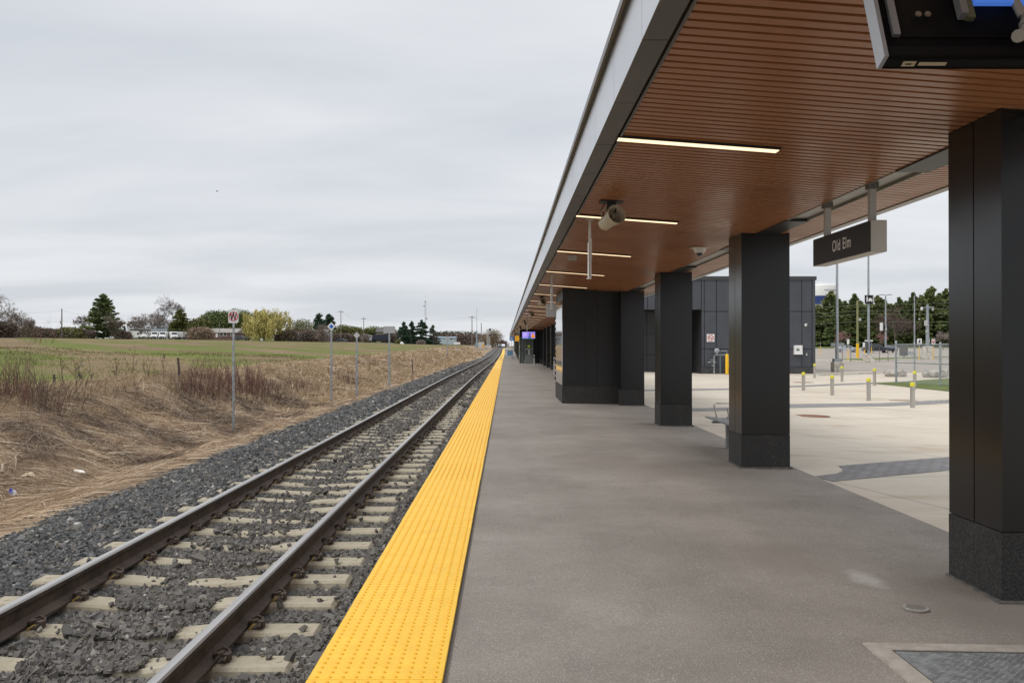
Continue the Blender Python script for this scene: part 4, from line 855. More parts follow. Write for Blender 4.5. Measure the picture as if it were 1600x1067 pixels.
m = MB(); x, y = P[0]; z = float(right_z(x, y)); m.box(x+.15, x+.55, y-.06, y-.02, z+1.35, z+1.85); m.build('tag_plate', mat('dark_grey', (.08, .08, .08)), t)
# concrete lumps
def lump(px0, px1, py0, py1, lb, sd):
    x, y = hit((px0+px1)/2, py1, right_z); W = (px1-px0)/F*y; H = (py1-py0)/F*y; t = bpy.data.meshes.new('concrete_block'); b = bmesh.new(); bmesh.ops.create_cube(b, size=1); bmesh.ops.subdivide_edges(b, edges=b.edges, cuts=5, use_grid_fill=True); r = random.Random(sd)
    for v in b.verts:
        q = v.co; l = max(abs(q.x), abs(q.y), abs(q.z)); n = q.normalized()*.5; c_ = q.lerp(n*1.1, .45); c_ += Vector((r.uniform(-1, 1), r.uniform(-1, 1), r.uniform(-1, 1)))*.025; v.co = Vector((c_.x*W, c_.y*.9, (c_.z+.48)*H))
    b.to_mesh(t); b.free(); t.materials.append(mat('lump_concrete', (.34, .32, .29), .9, var=.35, vs=4, bump=.5, bs=12)); o = bpy.data.objects.new('concrete_block', t); COL.objects.link(o); o.location = (x, y, float(right_z(x, y))); tag(o, lb, 'concrete block')
lump(1386, 1416, 577, 588.5, 'rounded stained concrete block behind the left fence post', 3); lump(1446, 1481, 577.5, 590, 'long rounded concrete block behind the right half of the wire fence', 5)
# lamp poles
def pole_base(m, w_, h): m.box(-w_/2, w_/2, -w_/2, w_/2, -.1, h, 0, .03)
def lamp_pole(px, py, top, D, lb, wb=.75, hb=.8, r=.09, arm='flood', sc_=1):
    x, y, z = rp(px, D); h = az_(top, D)-z; t = T('lamp_pole', lb, 'lamp pole', (x, y, z)); m = MB()
    if hb: pole_base(m, wb, hb); m.build('concrete_base', mat('base_concrete', (.52, .48, .42), .9, var=.25, vs=3), t, world=False)
    m = MB(); m.lathe([(r*1.9, hb), (r*1.9, hb+.05)], n=8); m.lathe([(r*1.15, hb+.05), (r*.72, h-.02)], n=8); m.build('shaft', galv, t, world=False)
    if arm:
        m = MB(); w_ = arm; m.box(-w_, w_, -.04, .04, h-.06, h); m.box(-w_-.25, -w_*.3, -.16, .16, h-.02, h+.08); m.box(w_*.3, w_+.25, -.16, .16, h-.02, h+.08); m.build('lamp_head', galvd, t, world=False)
    return t
A = lamp_pole(1309.5, 581, 398, 62.5, 'thick pale steel lamp pole rising on a concrete base behind the hanging sign', .68, .72, .105, .5)
m = MB(); x, y = A.location[0], A.location[1]; m.box(-.28, .28, -.22, .22, .72, .95); m.build('gearbox', galvd, A, world=False); m = MB(); m.box(-.45, -.12, -.03, .03, 1.8, 2.05); m.box(.1, .5, -.03, .03, 1.8, 2.05); m.build('sign_plate', mat('back_grey', (.30, .32, .33), .5, .5), A, world=False)
B = lamp_pole(1358.8, 568.3, 391, 92, 'steel lamp pole carrying the black square sign with a car symbol', .85, .9, .13, .5)
z = B.location[2]; D = 92; m = MB(); zz0, zz1 = az_(474.5, D)-z, az_(461, D)-z; m.box(-.45, .38, -.20, -.12, zz0, zz1, 0, .01); m.box(.38, .50, -.20, .12, zz0, zz1, 1, .01); m.build('sign_box', [mat('sign_face', (.028, .027, .027)), lg], B, world=False)
m = MB(); H = zz1-zz0; yy = -.215; zc = zz0
m.prism([(-.32, zc+.2), (-.2, zc+.2), (-.17, zc+.45), (-.13, zc+.62), (-.22, zc+.7), (-.33, zc+.5), (-.26, zc+.4)], yy, yy+.01, 'y'); m.lathe([(.001, 0), (.055, 0), (.055, .01)], (-.24, yy, zc+.76), 12, axis='y')
m.prism([(-.1, zc+.28), (.32, zc+.28), (.33, zc+.42), (.26, zc+.47), (.2, zc+.58), (.0, zc+.58), (-.06, zc+.47), (-.11, zc+.42)], yy, yy+.01, 'y'); m.box(-.06, .0, yy, yy+.01, zc+.2, zc+.28); m.box(.22, .28, yy, yy+.01, zc+.2, zc+.28); m.build('car_symbol', white, B, world=False)
m = MB(); m.box(-.42, .42, -.1, -.04, 2.2, 2.33); m.box(-.36, -.1, -.2, .05, 1.35, 2.1, 1); m.build('arrow_plate', [white, mat('dark_grey', (.08, .08, .08))], B, world=False)
C_ = lamp_pole(1385.7, 545, 460.5, 168, 'distant white lamp pole with a flat T-shaped head before the evergreens', .8, .5, .17, 1.0); m = MB(); m.box(-1.15, -.6, -.2, -.1, 9.3-5.1, 9.3-4.5+.9); m.box(-.5, .45, -.25, -.15, 4.2, 5.1, 1); m.build('sign_box', [white, blackm], C_, world=False); m = MB(); bar(m, (-.2, 4.3), (-.05, 4.75), .12, -.3); bar(m, (-.05, 4.75), (.1, 4.3), .12, -.3); m.lathe([(.001, 0), (.11, 0), (.11, .02)], (-.05, -.3, 4.93), 10, axis='y'); m.build('walker_symbol', white, C_, world=False)
lamp_pole(1431, 560, 461, 120, 'slim lamp pole rising behind the middle of the wire fence', .7, .3, .10, None)
E = lamp_pole(1451.5, 560.5, 475.5, 108, 'steel camera mast on a pale concrete base behind the wire fence', .9, 1.6, .20, None)
m = MB(); m.box(-.05, .75, -.05, .05, 6.7-1.3+.85, 6.8-1.3+.9); m.box(-.75, -.05, -.05, .05, 6.25, 6.35); m.build('arm', galv, E, world=False)
m = MB(); m.lathe([(.05, .1), (.12, 0), (.17, -.15), (.16, -.3), (.05, -.4)], (-.72, -.05, 6.3), 12); m.lathe([(.12, .0), (.1, -.25), (.02, -.3)], (.65, 0, 6.2), 10); m.box(-.45, -.12, -.3, -.1, 4.1, 4.75); m.box(-.3, -.05, -.25, -.1, 3.3, 3.5); m.lathe([(.02, .1), (.12, 0), (.02, -.12)], (-1.0, 0, 4.9), 10); m.build('camera_head', lg, E, world=False)
t = T('utility_pole', 'greenish wooden utility pole with a small white box before the evergreens', 'utility pole', rp(1341.5, 118)); D = 118; zt_ = az_(469, D)-t.location[2]; m = MB(); m.lathe([(.17, 0), (.12, zt_)], n=10); m.build('shaft', mat('pole_green_wood', (.22, .22, .10), .85, var=.15, vs=3), t, world=False)
m = MB(); m.box(.1, .4, -.2, .1, az_(501, D)-t.location[2], az_(497, D)-t.location[2]); m.build('meter_box', lg, t, world=False); m = MB(); m.lathe([(.19, .0), (.19, 1.9)], n=10); m.build('yellow_sleeve', yel, t, world=False)
t['label'] = 'greenish wooden utility pole with a yellow foot sleeve and a white box'
PW = t
# yellow marker posts with plates
def marker(px, py, pt, D, lb, plate=None, kind=0, r=.05):
    x, y, z = rp(px, D); h = az_(pt, D)-z; t = T('marker_post', lb, 'marker post', (x, y, z), group='yellow marker posts in the car park'); m = MB(); m.lathe([(r, 0), (r, h*.62)], n=8); m.build('sleeve', yel, t, world=False); m = MB(); m.box(-.02, .02, -.02, .02, h*.62, h); m.build('stake', galv, t, world=False)
    if plate:
        w_, ph = plate; m = MB(); m.box(-w_/2, w_/2, -.045, -.021, h-ph, h, 0, .004); m.build('plate', white if kind != 3 else lg, t, world=False)
        if kind == 1:
            m = MB(); m.lathe([(.001, 0), (.07, 0), (.07, .006)], (.02, -.056, h-ph*.28), 10, axis='y'); bar(m, (0.01, h-.34*ph), (-.0, h-.64*ph), .14, -.054); bar(m, (-.01, h-.6*ph), (-.12, h-.85*ph), .07, -.054); bar(m, (.01, h-.6*ph), (.1, h-.85*ph), .07, -.054); bar(m, (.03, h-.4*ph), (.15, h-.55*ph), .05, -.054); m.build('walker_symbol', blackm, t, world=False)
        if kind == 2:
            m = ringmb(0, h-ph*.33, w_*.38, .05, -.055); bar(m, (-w_*.4, h-ph*.62), (w_*.4, h-ph*.62), .09, -.055); m.build('ring', red, t, world=False)
            m = MB(); bar(m, (-.08, h-.8*ph), (.1, h-.8*ph), .08, -.055); m.build('text_line', blackm, t, world=False)
    return t
marker(1283.2, 553.5, 533, 140, 'yellow marker post by itself right of the dark building corner')
marker(1326.5, 563, 530, 98, 'yellow marker post with a tall white plate beside the silver car', (.26, .55))
marker(1353, 563, 535, 99, 'yellow marker post under a white rectangular plate left of the sign pole', (.5, .5))
marker(1363.5, 552, 534, 130, 'yellow marker post just right of the sign pole, before the dark SUV')
marker(1438.5, 562, 529, 104, 'yellow post with a black pedestrian on a white square behind the fence', (.55, .68), 1)
marker(1453.6, 560, 529.5, 112, 'yellow post with a narrow red and white plate beside the camera mast', (.22, .5), 3)
marker(1460.5, 562, 529.5, 106, 'yellow post with a red ring parking plate behind the fence', (.42, .62), 2)
# small stakes round young trees
def stakes(px, D, lb):
    x, y, z = rp(px, D); t = T('young_tree_stakes', lb, 'stake', (x, y, z))
    for dx, dy in ((-.9, 0), (.9, .4), (.2, 1)): m = MB(); m.lathe([(.035, 0), (.03, 1.7)], (dx, dy, 0), 6); m.build('stake', mat('stake_brown', (.12, .10, .09), .8), t, world=False)
stakes(1320, 95, 'thin brown stakes in the island beside the silver car'); stakes(1379, 97, 'thin brown stakes in the island before the dark SUV')
# cars
def car(px, D, col, lb, L_=4.7, H_=1.45, suv=False, rz=0, px_is='right', zf=right_z, W_=1.8, dz=0):
    x = ax(px, D); z = float(zf(x, D))+dz; t = T('parked_car', lb, 'car', (x, D, z), rz); a = L_/2
    cm = mat('car_'+'_'.join('%02d' % int(q*99) for q in col), col, .25, .3, coat=.6)
    if suv: pr = [(-a, .35), (-a, 1.0), (-a+.12, 1.15), (-a+.45, H_-.05), (-a+.9, H_), (.35, H_), (.95, 1.15), (1.3, 1.06), (a-.2, .98), (a, .8), (a, .35)]
    else: pr = [(-a, .32), (-a, .82), (-a+.2, .95), (-a+.75, 1.0), (-a+1.5, H_-.03), (-.4+.3, H_), (.55, H_-.05), (1.25, .98), (a-.5, .86), (a-.05, .68), (a, .32)]
    m = MB(); n = len(pr); sec = [(-W_/2, .0), (-W_/2+.02, .0), (W_/2-.02, .0), (W_/2, .0)]
    vs = []; ys = (-W_/2, -W_/2+.06, W_/2-.06, W_/2)
    for y in ys:
        for (u, v) in pr:
            tk = .10*max(0, (v-.95)/.5); yy = y*(1-tk*1.6); ins = .04 if abs(y) > W_/2-.03 else 0; cu_ = u*(1-ins*.25); cv_ = v-ins*(1 if v > .6 else 0); vs.append((cu_, yy, cv_))
    fs = []
    for k in range(3):
        for i in range(n): j = (i+1) % n; fs.append((k*n+i, k*n+j, (k+1)*n+j, (k+1)*n+i))
    fs += [tuple(range(n)), tuple(reversed(range(3*n, 4*n)))]; m.add(vs, fs); m.build('body', cm, t, smooth=True, world=False)
    wz0, wz1 = (1.08, H_-.12) if suv else (.98, H_-.08)
    for s in (-1, 1):
        yy = s*(W_/2*.93); m = MB()
        segs = ((-a+.35, -.85), (-.78, .12), (.19, .85)) if suv else ((-a+1.0, -.55), (-.48, .15), (.22, .95))
        for k, (u0, u1) in enumerate(segs):
            o0 = .25 if k == 0 else 0; o1 = .35 if k == 2 else 0; m.add([(q, yy+e*s*.012-(.07*s if h else 0), z_) for e in (0, 1) for q, z_, h in ((u0, wz0, 0), (u1, wz0, 0), (u1-o1, wz1, 1), (u0+o0, wz1, 1))], [(0,1,2,3),(7,6,5,4),(0,4,5,1),(1,5,6,2),(2,6,7,3),(3,7,4,0)])
        m.build('window', glassd, t, world=False)
    for u in (-a+.85, a-.9):
        for s in (-1, 1):
            m = MB(); m.lathe([(.2, -.11), (.33, -.10), (.34, 0), (.33, .10), (.2, .11)], (u, s*(W_/2-.09), .34), 18, axis='y'); w_ = m.build('wheel', tyre, t, world=False); m = MB(); m.lathe([(.001, 0), (.19, 0), (.2, .01*s)], (u, s*(W_/2+.03), .34), 14, axis='y'); m.build('rim', steel, w_, world=False)
    for s in (-1, 1):
        m = MB(); m.box(a-.12, a-.01, s*.62-.16, s*.62+.16, .62, .74); m.build('headlight', white, t, world=False); m = MB(); m.box(-a-.005, -a+.08, s*.66-.13, s*.66+.13, .7, .86); m.build('tail_light', red, t, world=False)
    return t
car(1324, 178, (.42, .44, .48), 'silver saloon car behind the thick lamp pole in the car park', 4.7, 1.42, rz=R(-8), dz=-.05)
car(1371, 166, (.012, .014, .022), 'dark blue pickup-like SUV parked behind the car symbol pole', 4.9, 1.75, True, rz=R(-6))
car(1392.5, 172, (.02, .02, .03), 'sliver of a dark car at the left end of the wire fence', 4.3, 1.45, rz=R(80))
# bench seats and low clutter far behind the fence
t = T('park_bench', 'tiny grey bench seen through the wire fence in the car park', 'bench', rp(1423, 115)); m = MB(); m.box(-.9, .9, -.2, .2, .4, .46); m.box(-.9, .9, .2, .25, .5, .85); m.build('seat', galvd, t, world=False); 
for s in (-.7, .7): m = MB(); m.box(s-.04, s+.04, -.2, .25, 0, .4); m.build('leg', galvd, t, world=False)
# wires on the right
def wires(name, pts, lb, r=.018, sag=.4):
    m = MB()
    for p, q in pts:
        p = Vector(p); q = Vector(q); P = []
        for k in range(13): t_ = k/12; c = p.lerp(q, t_); c.z -= sag*4*t_*(1-t_); P.append(c)
        m.tube(P, r, 4)
    o = m.build(name, mat('wire', (.16, .17, .12), .6)); tag(o, lb, 'power line')
D = 122
for py, py2, lb in ((480.5, 470.5, 'uppermost power line before the evergreens'), (488.5, 480, 'second power line from the top before the evergreens'), (493.5, 488.5, 'third power line from the top before the evergreens'), (504.8, 502, 'lowest power line before the evergreens')):
    z0, zm, z1 = az_(py+1.5, D), az_(py-(4 if py < 482 else 2.5), D), az_(py2, D); x = lambda p: ax(p, D)
    wires('power_line', [((x(1225), D, z0), (x(1341), D-2, zm)), ((x(1341), D-2, zm), (x(1520), D+1, z1))], lb, .03, .12)
# water tower
t = T('water_tower', 'white and dark blue water tower behind the station building', 'water tower', (ax(1283, 700), 700, 0)); xx = 0; K = 700/F; zz = lambda p: az_(p, 700); R_ = 26*K
m = MB(); m.lathe([(R_*.72, 0), (R_*.72, zz(487)), (R_*.80, zz(483)), (R_*.97, zz(477.5)), (R_, zz(476))], n=40); m.build('lower_bowl', mat('tower_cream', (.55, .54, .48), .5), t, smooth=True, world=False)
m = MB(); m.lathe([(R_, zz(476)), (R_, zz(463))], n=40, cap=False); m.build('blue_band', mat('tower_blue', (.012, .035, .16), .5), t, smooth=True, world=False)
m = MB(); m.lathe([(R_, zz(463)), (R_, zz(448)), (R_*.96, zz(446)), (R_*.85, zz(444.8)), (R_*.2, zz(444))], n=40); m.build('white_tank', mat('tower_white', (.72, .72, .71), .5), t, smooth=True, world=False)
m = MB()
for k in range(18): a = k*math.pi/9; m.tube([(math.cos(a)*R_*.4, math.sin(a)*R_*.4, zz(444.5)), (math.cos(a)*R_*.4, math.sin(a)*R_*.4, zz(439))], .12, 4)
m.lathe([(R_*.4, zz(439.2)), (R_*.41, zz(438.8))], n=24, cap=False); m.box(-1.2, 1.2, -1, 1, zz(444.3), zz(441)); m.build('railing', mat('tower_white', (.72, .72, .71)), t, world=False)
tx = textmb('WHITCHURCH-STOUFFVILLE', 1.7, depth=.05); wd = max(v[0] for v in tx.v); tx.v = [((R_+.1+c)*math.sin((a+wd)*.92/R_-.12), -(R_+.1+c)*math.cos((a+wd)*.92/R_-.12), b+zz(454.5)) for a, b, c in tx.v]; tx.build('lettering', mat('tower_letters', (.32, .33, .35), .6), t, world=False)
# ================================================================== TREES
def leafmat(name, a, b, isl=.45, rough=.7):
    a = tuple(min(.8, q*1.75) for q in a); b = tuple(min(.8, q*1.75) for q in b)
    g = G(name, rough, .25); c = g.mix(g.isl(), a, b); n = g.noise(.45, None, 3); c = g.mix(g.math('MULTIPLY', g.g(n, .35, .65), .35), c, tuple(q*.6 for q in a)); g.col(c); return g.m
spr = leafmat('spruce_needles', (.038, .054, .020), (.115, .14, .05)); spy = leafmat('pine_needles', (.045, .062, .022), (.15, .165, .06)); sdk = leafmat('fir_needles', (.013, .032, .020), (.05, .082, .045))
ced = leafmat('cedar_leaves', (.035, .045, .010), (.105, .105, .028)); wil = leafmat('willow_leaves', (.22, .19, .06), (.37, .33, .13)); hed = leafmat('bare_hedge', (.075, .055, .045), (.14, .11, .09)); olv = leafmat('olive_leaves', (.06, .065, .02), (.15, .14, .055))
brn = mat('twig_brown', (.20, .155, .135), .9, isl=.4); gry = mat('twig_grey', (.24, .20, .175), .9, isl=.35); red_t = mat('twig_maroon', (.105, .065, .058), .9, isl=.4)
def conifer_mesh(h, r, seed, n_leaf, mt, size=.28, droop=.25, gap=.5, skirt=.08, power=.85, parent=None, up=.0):
    g_ = np.random.default_rng(seed); nb = int(h*11); bt = g_.random(nb)**1.15*(1-skirt)+skirt; bt = np.sort(bt); ba = g_.random(nb)*2*np.pi
    bl = r*(1-bt)**power*(1-gap*g_.random(nb)**1.8)+.12*r*.4; bl *= 1+.15*np.sin(ba*2+seed); pick = g_.choice(nb, n_leaf, p=(bl+.1)/np.sum(bl+.1)); s = g_.random(n_leaf)**.55
    rad = bl[pick]*s; a = ba[pick]+g_.normal(size=n_leaf)*.16*(1.2-s); z = h*bt[pick]-droop*rad*.6+up*rad+g_.normal(size=n_leaf)*.12*size*3
    C = np.stack([np.cos(a)*rad, np.sin(a)*rad, np.maximum(z, .02*h)], 1); D_ = np.stack([np.cos(a), np.sin(a), -.25+0*a+up], 1)
    nt_ = n_leaf//12; C2 = np.stack([g_.normal(size=nt_)*.10*r*.3, g_.normal(size=nt_)*.1*r*.3, h*(.86+.15*g_.random(nt_))], 1); C = np.concatenate([C, C2]); D_ = np.concatenate([D_, np.tile([0, 0, 1.0], (nt_, 1))])
    return leaves(C, size, g_, 1.7, D_), (ba, bt, bl)
def conifer(lb, loc, h, r, seed, n_leaf, mt, group=None, cat='evergreen tree', name='evergreen_tree', **kw):
    t = T(name, lb, cat, loc, group=group); (V, Q), (ba, bt, bl) = conifer_mesh(h, r, seed, n_leaf, mt, **kw)
    o = npmesh('crown', V, Q, mt, None); o.parent = t; m = MB(); m.lathe([(h*.018+.05, -.3), (h*.014, h*.4), (.02, h*.97)], n=7)
    for k in range(0, len(ba), 2): m.tube([(0, 0, h*bt[k]), (math.cos(ba[k])*bl[k]*.8, math.sin(ba[k])*bl[k]*.8, h*bt[k]-.12*bl[k])], [.02+.004*h*.5, .01], 3, cap=False)
    m.build('trunk', bark, t, world=False); return t
RMIN = .02
def branches(m, p, d, L_, r, lev, rnd, sp=.55, kids=(3, 5), taper=.62, up=.12, fine=None, wob=.18, stop=None):
    n = 3; P = [Vector(p)]; dd = Vector(d).normalized()
    for k in range(n): dd = (dd+Vector((rnd.gauss(0, wob), rnd.gauss(0, wob), rnd.gauss(0, wob)+up*.5))).normalized(); P.append(P[-1]+dd*(L_/n))
    R_ = [r*(1-(1-taper)*k/n) for k in range(n+1)]; (m if lev > 1 or fine is None else fine).tube(P, [max(q, RMIN) for q in R_], 5 if r > .05 else 3, cap=False)
    if lev <= 0: return
    for _ in range(rnd.randint(*kids)):
        t_ = rnd.uniform(.35, 1.0); i = min(n-1, int(t_*n)); q = P[i].lerp(P[i+1], t_*n-i); s = Vector((rnd.gauss(0, 1), rnd.gauss(0, 1), rnd.gauss(0, .6))); s -= dd*s.dot(dd); s.normalize()
        branches(m, q, dd*(1-sp*.6)+s*sp+Vector((0, 0, up)), L_*rnd.uniform(.52, .78), r*taper*rnd.uniform(.55, .85), lev-1, rnd, sp, kids, taper, up, fine, wob)
def bare_tree(lb, loc, h, seed, mt, lev=5, sp=.75, stems=1, kids=(3, 4), thick=.02, group=None, low=.25, tr=bark, cat='bare tree', name='bare_tree', rz=0, up=.12):
    rnd = random.Random(seed); t = T(name, lb, cat, loc, rz, group); m = MB(); f = MB()
    for s in range(stems):
        a = rnd.uniform(0, 6.28); d = Vector((math.cos(a)*.35*(stems > 1), math.sin(a)*.35*(stems > 1), 1)); p0 = Vector((math.cos(a)*.1, math.sin(a)*.1, -.1))*(stems > 1)
        m.tube([p0, p0+d*h*low*.5, p0+d*h*low], [thick*h/stems**.5, thick*h*.8/stems**.5, thick*h*.7/stems**.5], 6); top_ = p0+d*h*low
        for k in range(rnd.randint(3, 5) if stems == 1 else 2):
            a2 = rnd.uniform(0, 6.28); branches(m, top_-d*h*low*rnd.uniform(0, .35), (math.cos(a2)*sp*.9, math.sin(a2)*sp*.9, rnd.uniform(.7, 1.3)), h*rnd.uniform(.26, .36), thick*h*.5/stems**.5, lev-1, rnd, sp, kids, fine=f, up=up)
    zmx = max(v[2] for v in m.v+f.v) if f.v else h; k = h/zmx; m.v = [(a*k, b*k, c*k) for a, b, c in m.v]; f.v = [(a*k, b*k, c*k) for a, b, c in f.v]
    m.build('trunk', tr, t, world=False)
    if f.v: f.build('crown', mt, t, world=False)
    return t
def blob(lb, loc, W, H, Dp, seed, mt, n=2500, size=.2, name='shrub', cat='shrub', clumps=12, flat=.0, trunkh=.0, group=None, bottom=.12, rz=0, inner=None, trunkm=bark):
    g_ = np.random.default_rng(seed); t = T(name, lb, cat, loc, rz, group); cx_ = (g_.random(clumps)-.5)*W*.75; cy_ = (g_.random(clumps)-.5)*Dp*.6
    hh = H*(1-(np.abs(cx_)/(W*.5))**2*(.55-flat*.5)); cz_ = hh*(.35+.45*g_.random(clumps)); rr = np.minimum(hh-cz_, W*.3)*(.8+.4*g_.random(clumps))+H*.08; pk = g_.integers(0, clumps, n); u = g_.normal(size=(n, 3)); u /= np.linalg.norm(u, axis=1)[:, None]; u *= (g_.random(n)**.35)[:, None]
    C = np.stack([cx_[pk]+u[:, 0]*rr[pk]*1.25, cy_[pk]+u[:, 1]*rr[pk], cz_[pk]+u[:, 2]*rr[pk]], 1); C[:, 2] = np.abs(C[:, 2]-H*bottom*0)+.03; C = C[C[:, 2] < H*1.08]
    if trunkh: C[:, 2] = C[:, 2]*(1-trunkh)+H*trunkh
    else:
        k = n//4; C = np.concatenate([C, np.stack([(g_.random(k)-.5)*W*.92, (g_.random(k)-.5)*Dp*.7, g_.random(k)*H*.45], 1)])
    V, Q = leaves(C, size, g_, 1.5); o = npmesh('crown', V, Q, mt); o.parent = t; m = MB(); rnd = random.Random(seed)
    for k in range(5): a = rnd.uniform(0, 6.28); m.tube([(rnd.uniform(-.3, .3)*W*.3, 0, -.1), (math.cos(a)*W*.12, math.sin(a)*Dp*.1, H*.4), (math.cos(a)*W*.25, math.sin(a)*Dp*.2, H*.8)], [.02*H+.02, .012*H, .006*H], 5)
    m.build('trunk', trunkm, t, world=False); return t
def lp(px, D): x = ax(px, D); return x, D, float(left_z(x, D))
K = lambda D: D/F
# --- evergreen wall on the right, individual trees, two rows
Dw = 262; evs = []; rnd = random.Random(5)
protos = [conifer('x', (0, 0, 0), 15, 4.3, 31+k, 9000, [spr, spy, spr, spy][k], group='evergreens standing in a row behind the car park', size=.36, droop=.1+.06*k, gap=.45, skirt=.03, power=[.62, .5, .7, .45][k], up=.1) for k in range(4)]
tops = [(1262, 482), (1279, 478), (1292, 470), (1300, 457), (1313, 469), (1322, 472), (1337, 461), (1348, 474), (1361, 473), (1373, 464), (1384, 470), (1394, 476), (1407, 466), (1418, 472), (1429, 459), (1442, 463), (1450, 468), (1459, 450), (1470, 460), (1481, 453), (1494, 456), (1510, 452), (1528, 458), (1545, 455)]
for k, (px, py) in enumerate(tops):
    D = Dw+rnd.uniform(-7, 9); x = ax(px, D); z = float(right_z(x, D))+.1; h = az_(py, D)-z; lb = 'evergreen in the dark row behind the car park, %s from the left' % ['first', 'second', 'third', 'fourth', 'fifth', 'sixth', 'seventh', 'eighth', 'ninth', 'tenth', 'eleventh', 'twelfth', 'thirteenth', 'fourteenth', 'fifteenth', 'sixteenth', 'seventeenth', 'eighteenth', 'nineteenth', 'twentieth', '21st', '22nd', '23rd', '24th'][k]
    p = protos[k % 4] if k >= 4 else protos[k]; s = h/15.2; wd = s*rnd.uniform(1.0, 1.25) if h > 12 else s*1.3
    if k < 4: p.location = (x, D, z); p.rotation_euler[2] = rnd.uniform(0, 6); p.scale = (wd, wd, s); p['label'] = lb
    else: dup(p, (x, D, z), rnd.uniform(0, 6), lb, (wd, wd, s))
for k in range(18):
    px = 1268+k*16+rnd.uniform(-5, 5); D = Dw+16+rnd.uniform(-3, 5); x = ax(px, D); z = float(right_z(x, D))+.1; s_ = (az_(rnd.uniform(469, 484), D)-z)/15.2; dup(protos[(k*3+1) % 4], (x, D, z), rnd.uniform(0, 6), 'evergreen of the half hidden second row, seen between the front evergreens', (s_*1.3, s_*1.3, s_))
t = blob('long dark understorey of shrubs below the evergreen row', (ax(1400, 270), 276, float(right_z(60, 270))), 82, 5.5, 10, 8, spr, 9000, .42, 'understorey', 'undergrowth', 60, .9, inner=None); 
bare_tree('wide reddish brown leafless tree in front of the evergreens', (ax(1401, 246), 246, float(right_z(60, 246))), 12.3, 4, red_t, 6, .95, 1, (3, 4), .022, low=.12)
bare_tree('pale leafless young tree at the right end before the evergreens', (ax(1476, 205), 205, float(right_z(60, 205))), 4.6, 9, gry, 5, .7, 1, (3, 4), .018, low=.2)
bare_tree('small pinkish leafless tree right of the car symbol pole', (ax(1380, 215), 215, float(right_z(60, 215))), 4.4, 10, mat('twig_pink', (.28, .16, .14), .9, isl=.3), 5, .5, 1, (3, 4), .018, low=.2)
bare_tree('small pinkish leafless tree left of the marker post with the tall white plate', (ax(1319, 215), 215, float(right_z(60, 215))), 4.6, 12, mat('twig_pink', (.28, .16, .14)), 5, .55, 1, (3, 4), .018, low=.2)
# --- far left skyline, from the left edge to the crossing
bare_tree('big leafless tree cut by the left edge of the photo', lp(-12, 190), 11.0, 21, gry, 6, 1.0, 1, (3, 4), .022, low=.2)
bare_tree('leafless tree second from the left edge, above the brown shrubs', lp(28, 210), 7.2, 22, brn, 6, .85, 1, (3, 4), .02, low=.2)
bare_tree('low leafless tree third from the left edge', lp(46, 225), 5.4, 23, brn, 6, .9, 1, (3, 4), .02, low=.15)
blob('brown bushy shrub below the big tree at the left edge', lp(8, 195), 8, 3.4, 4, 24, hed, 3000, .2); 
for k, (px, w_, h, lb) in enumerate(((35, 12, 2.9, 'dull green shrub mass right of the left edge trees'), (62, 9, 2.7, 'brownish shrub mass left of the dark utility pole'), (84, 9, 2.3, 'greyish shrub mass just left of the dark utility pole'), (112, 10, 2.8, 'greyish shrub mass right of the dark utility pole'), (130, 8, 2.5, 'dark brown shrub mass left of the tall spruce'), (194, 4.5, 2.0, 'reddish shrub mass right of the tall spruce'))):
    blob(lb, lp(px, 232), w_, h, 5, 40+k, [olv, hed, hed, olv, hed, hed][k], 3000, .17, group='shrub masses along the far field edge', clumps=22, flat=.1)
bare_tree('leafless tree just left of the tall spruce', lp(129, 245), 6.5, 26, gry, 6, .6, 1, (3, 4), .02, low=.2)
conifer('tall dark spruce standing alone at the field edge', lp(163, 235), 11.4, 5.4, 27, 11000, spr, size=.26, gap=.68, droop=.05, up=.18, skirt=.03, power=.62, name='spruce_tree', cat='spruce')
bare_tree('leafless bushy tree in front of the tall spruce', lp(174, 228), 6.5, 28, mat('twig_olive', (.17, .145, .105), .9, isl=.35), 6, .55, 3, (3, 4), .02, low=.1)
conifer('tiny dark conical evergreen left of the grey shed', lp(196.5, 285), 3.7, 1.2, 29, 700, sdk, size=.2)
D = 300
for k, (px, h, sd, lb) in enumerate(((218, 8, 51, 'pale leafless tree behind the left end of the grey shed'), (236, 9.5, 52, 'pale leafless tree behind the middle of the grey shed'), (253, 9, 53, 'pale leafless tree behind the right end of the grey shed'))): bare_tree(lb, lp(px, D+14), h, sd, gry, 6, .9, 1, (3, 4), .018, low=.2)
bare_tree('large spreading leafless tree behind the olive cedar', lp(274, D+15), 15.8, 55, mat('twig_dark', (.15, .125, .12), .9, isl=.3), 7, .95, 1, (3, 3), .018, low=.2)
bare_tree('slanting leafless tree in front of the grey shed', lp(231, D-6), 5.2, 57, mat('twig_dark', (.15, .125, .12)), 5, 1.0, 1, (2, 3), .02, low=.3)
conifer('broad olive cedar right of the grey shed', lp(283, D), 9.6, 4.1, 56, 9000, ced, size=.25, gap=.25, power=.45, skirt=.03, droop=-.1, name='cedar_tree', cat='cedar')
for k, (px, py, w_, mt_, lb) in enumerate(((306, 497, 9, ced, 'dark treetop mass behind the olive cedar'), (322, 491, 9, olv, 'brownish treetops left of the dark pines'), (338, 483.5, 8, spr, 'dark pine left of the W sign'), (352, 485, 9, spr, 'dark pine just behind the W sign'), (372, 483.5, 9, spy, 'dark olive pine between the W sign and the willow'), (385, 486, 8, spy, 'dark olive pine touching the willow'))):
    x, y, z = lp(px, D+40); h = az_(py, D+40)-z; blob(lb, (x, y, z), w_, h, 7, 60+k, mt_, 5000, .26, 'background_tree', 'tree', 14, .5, group='trees behind the bungalow')
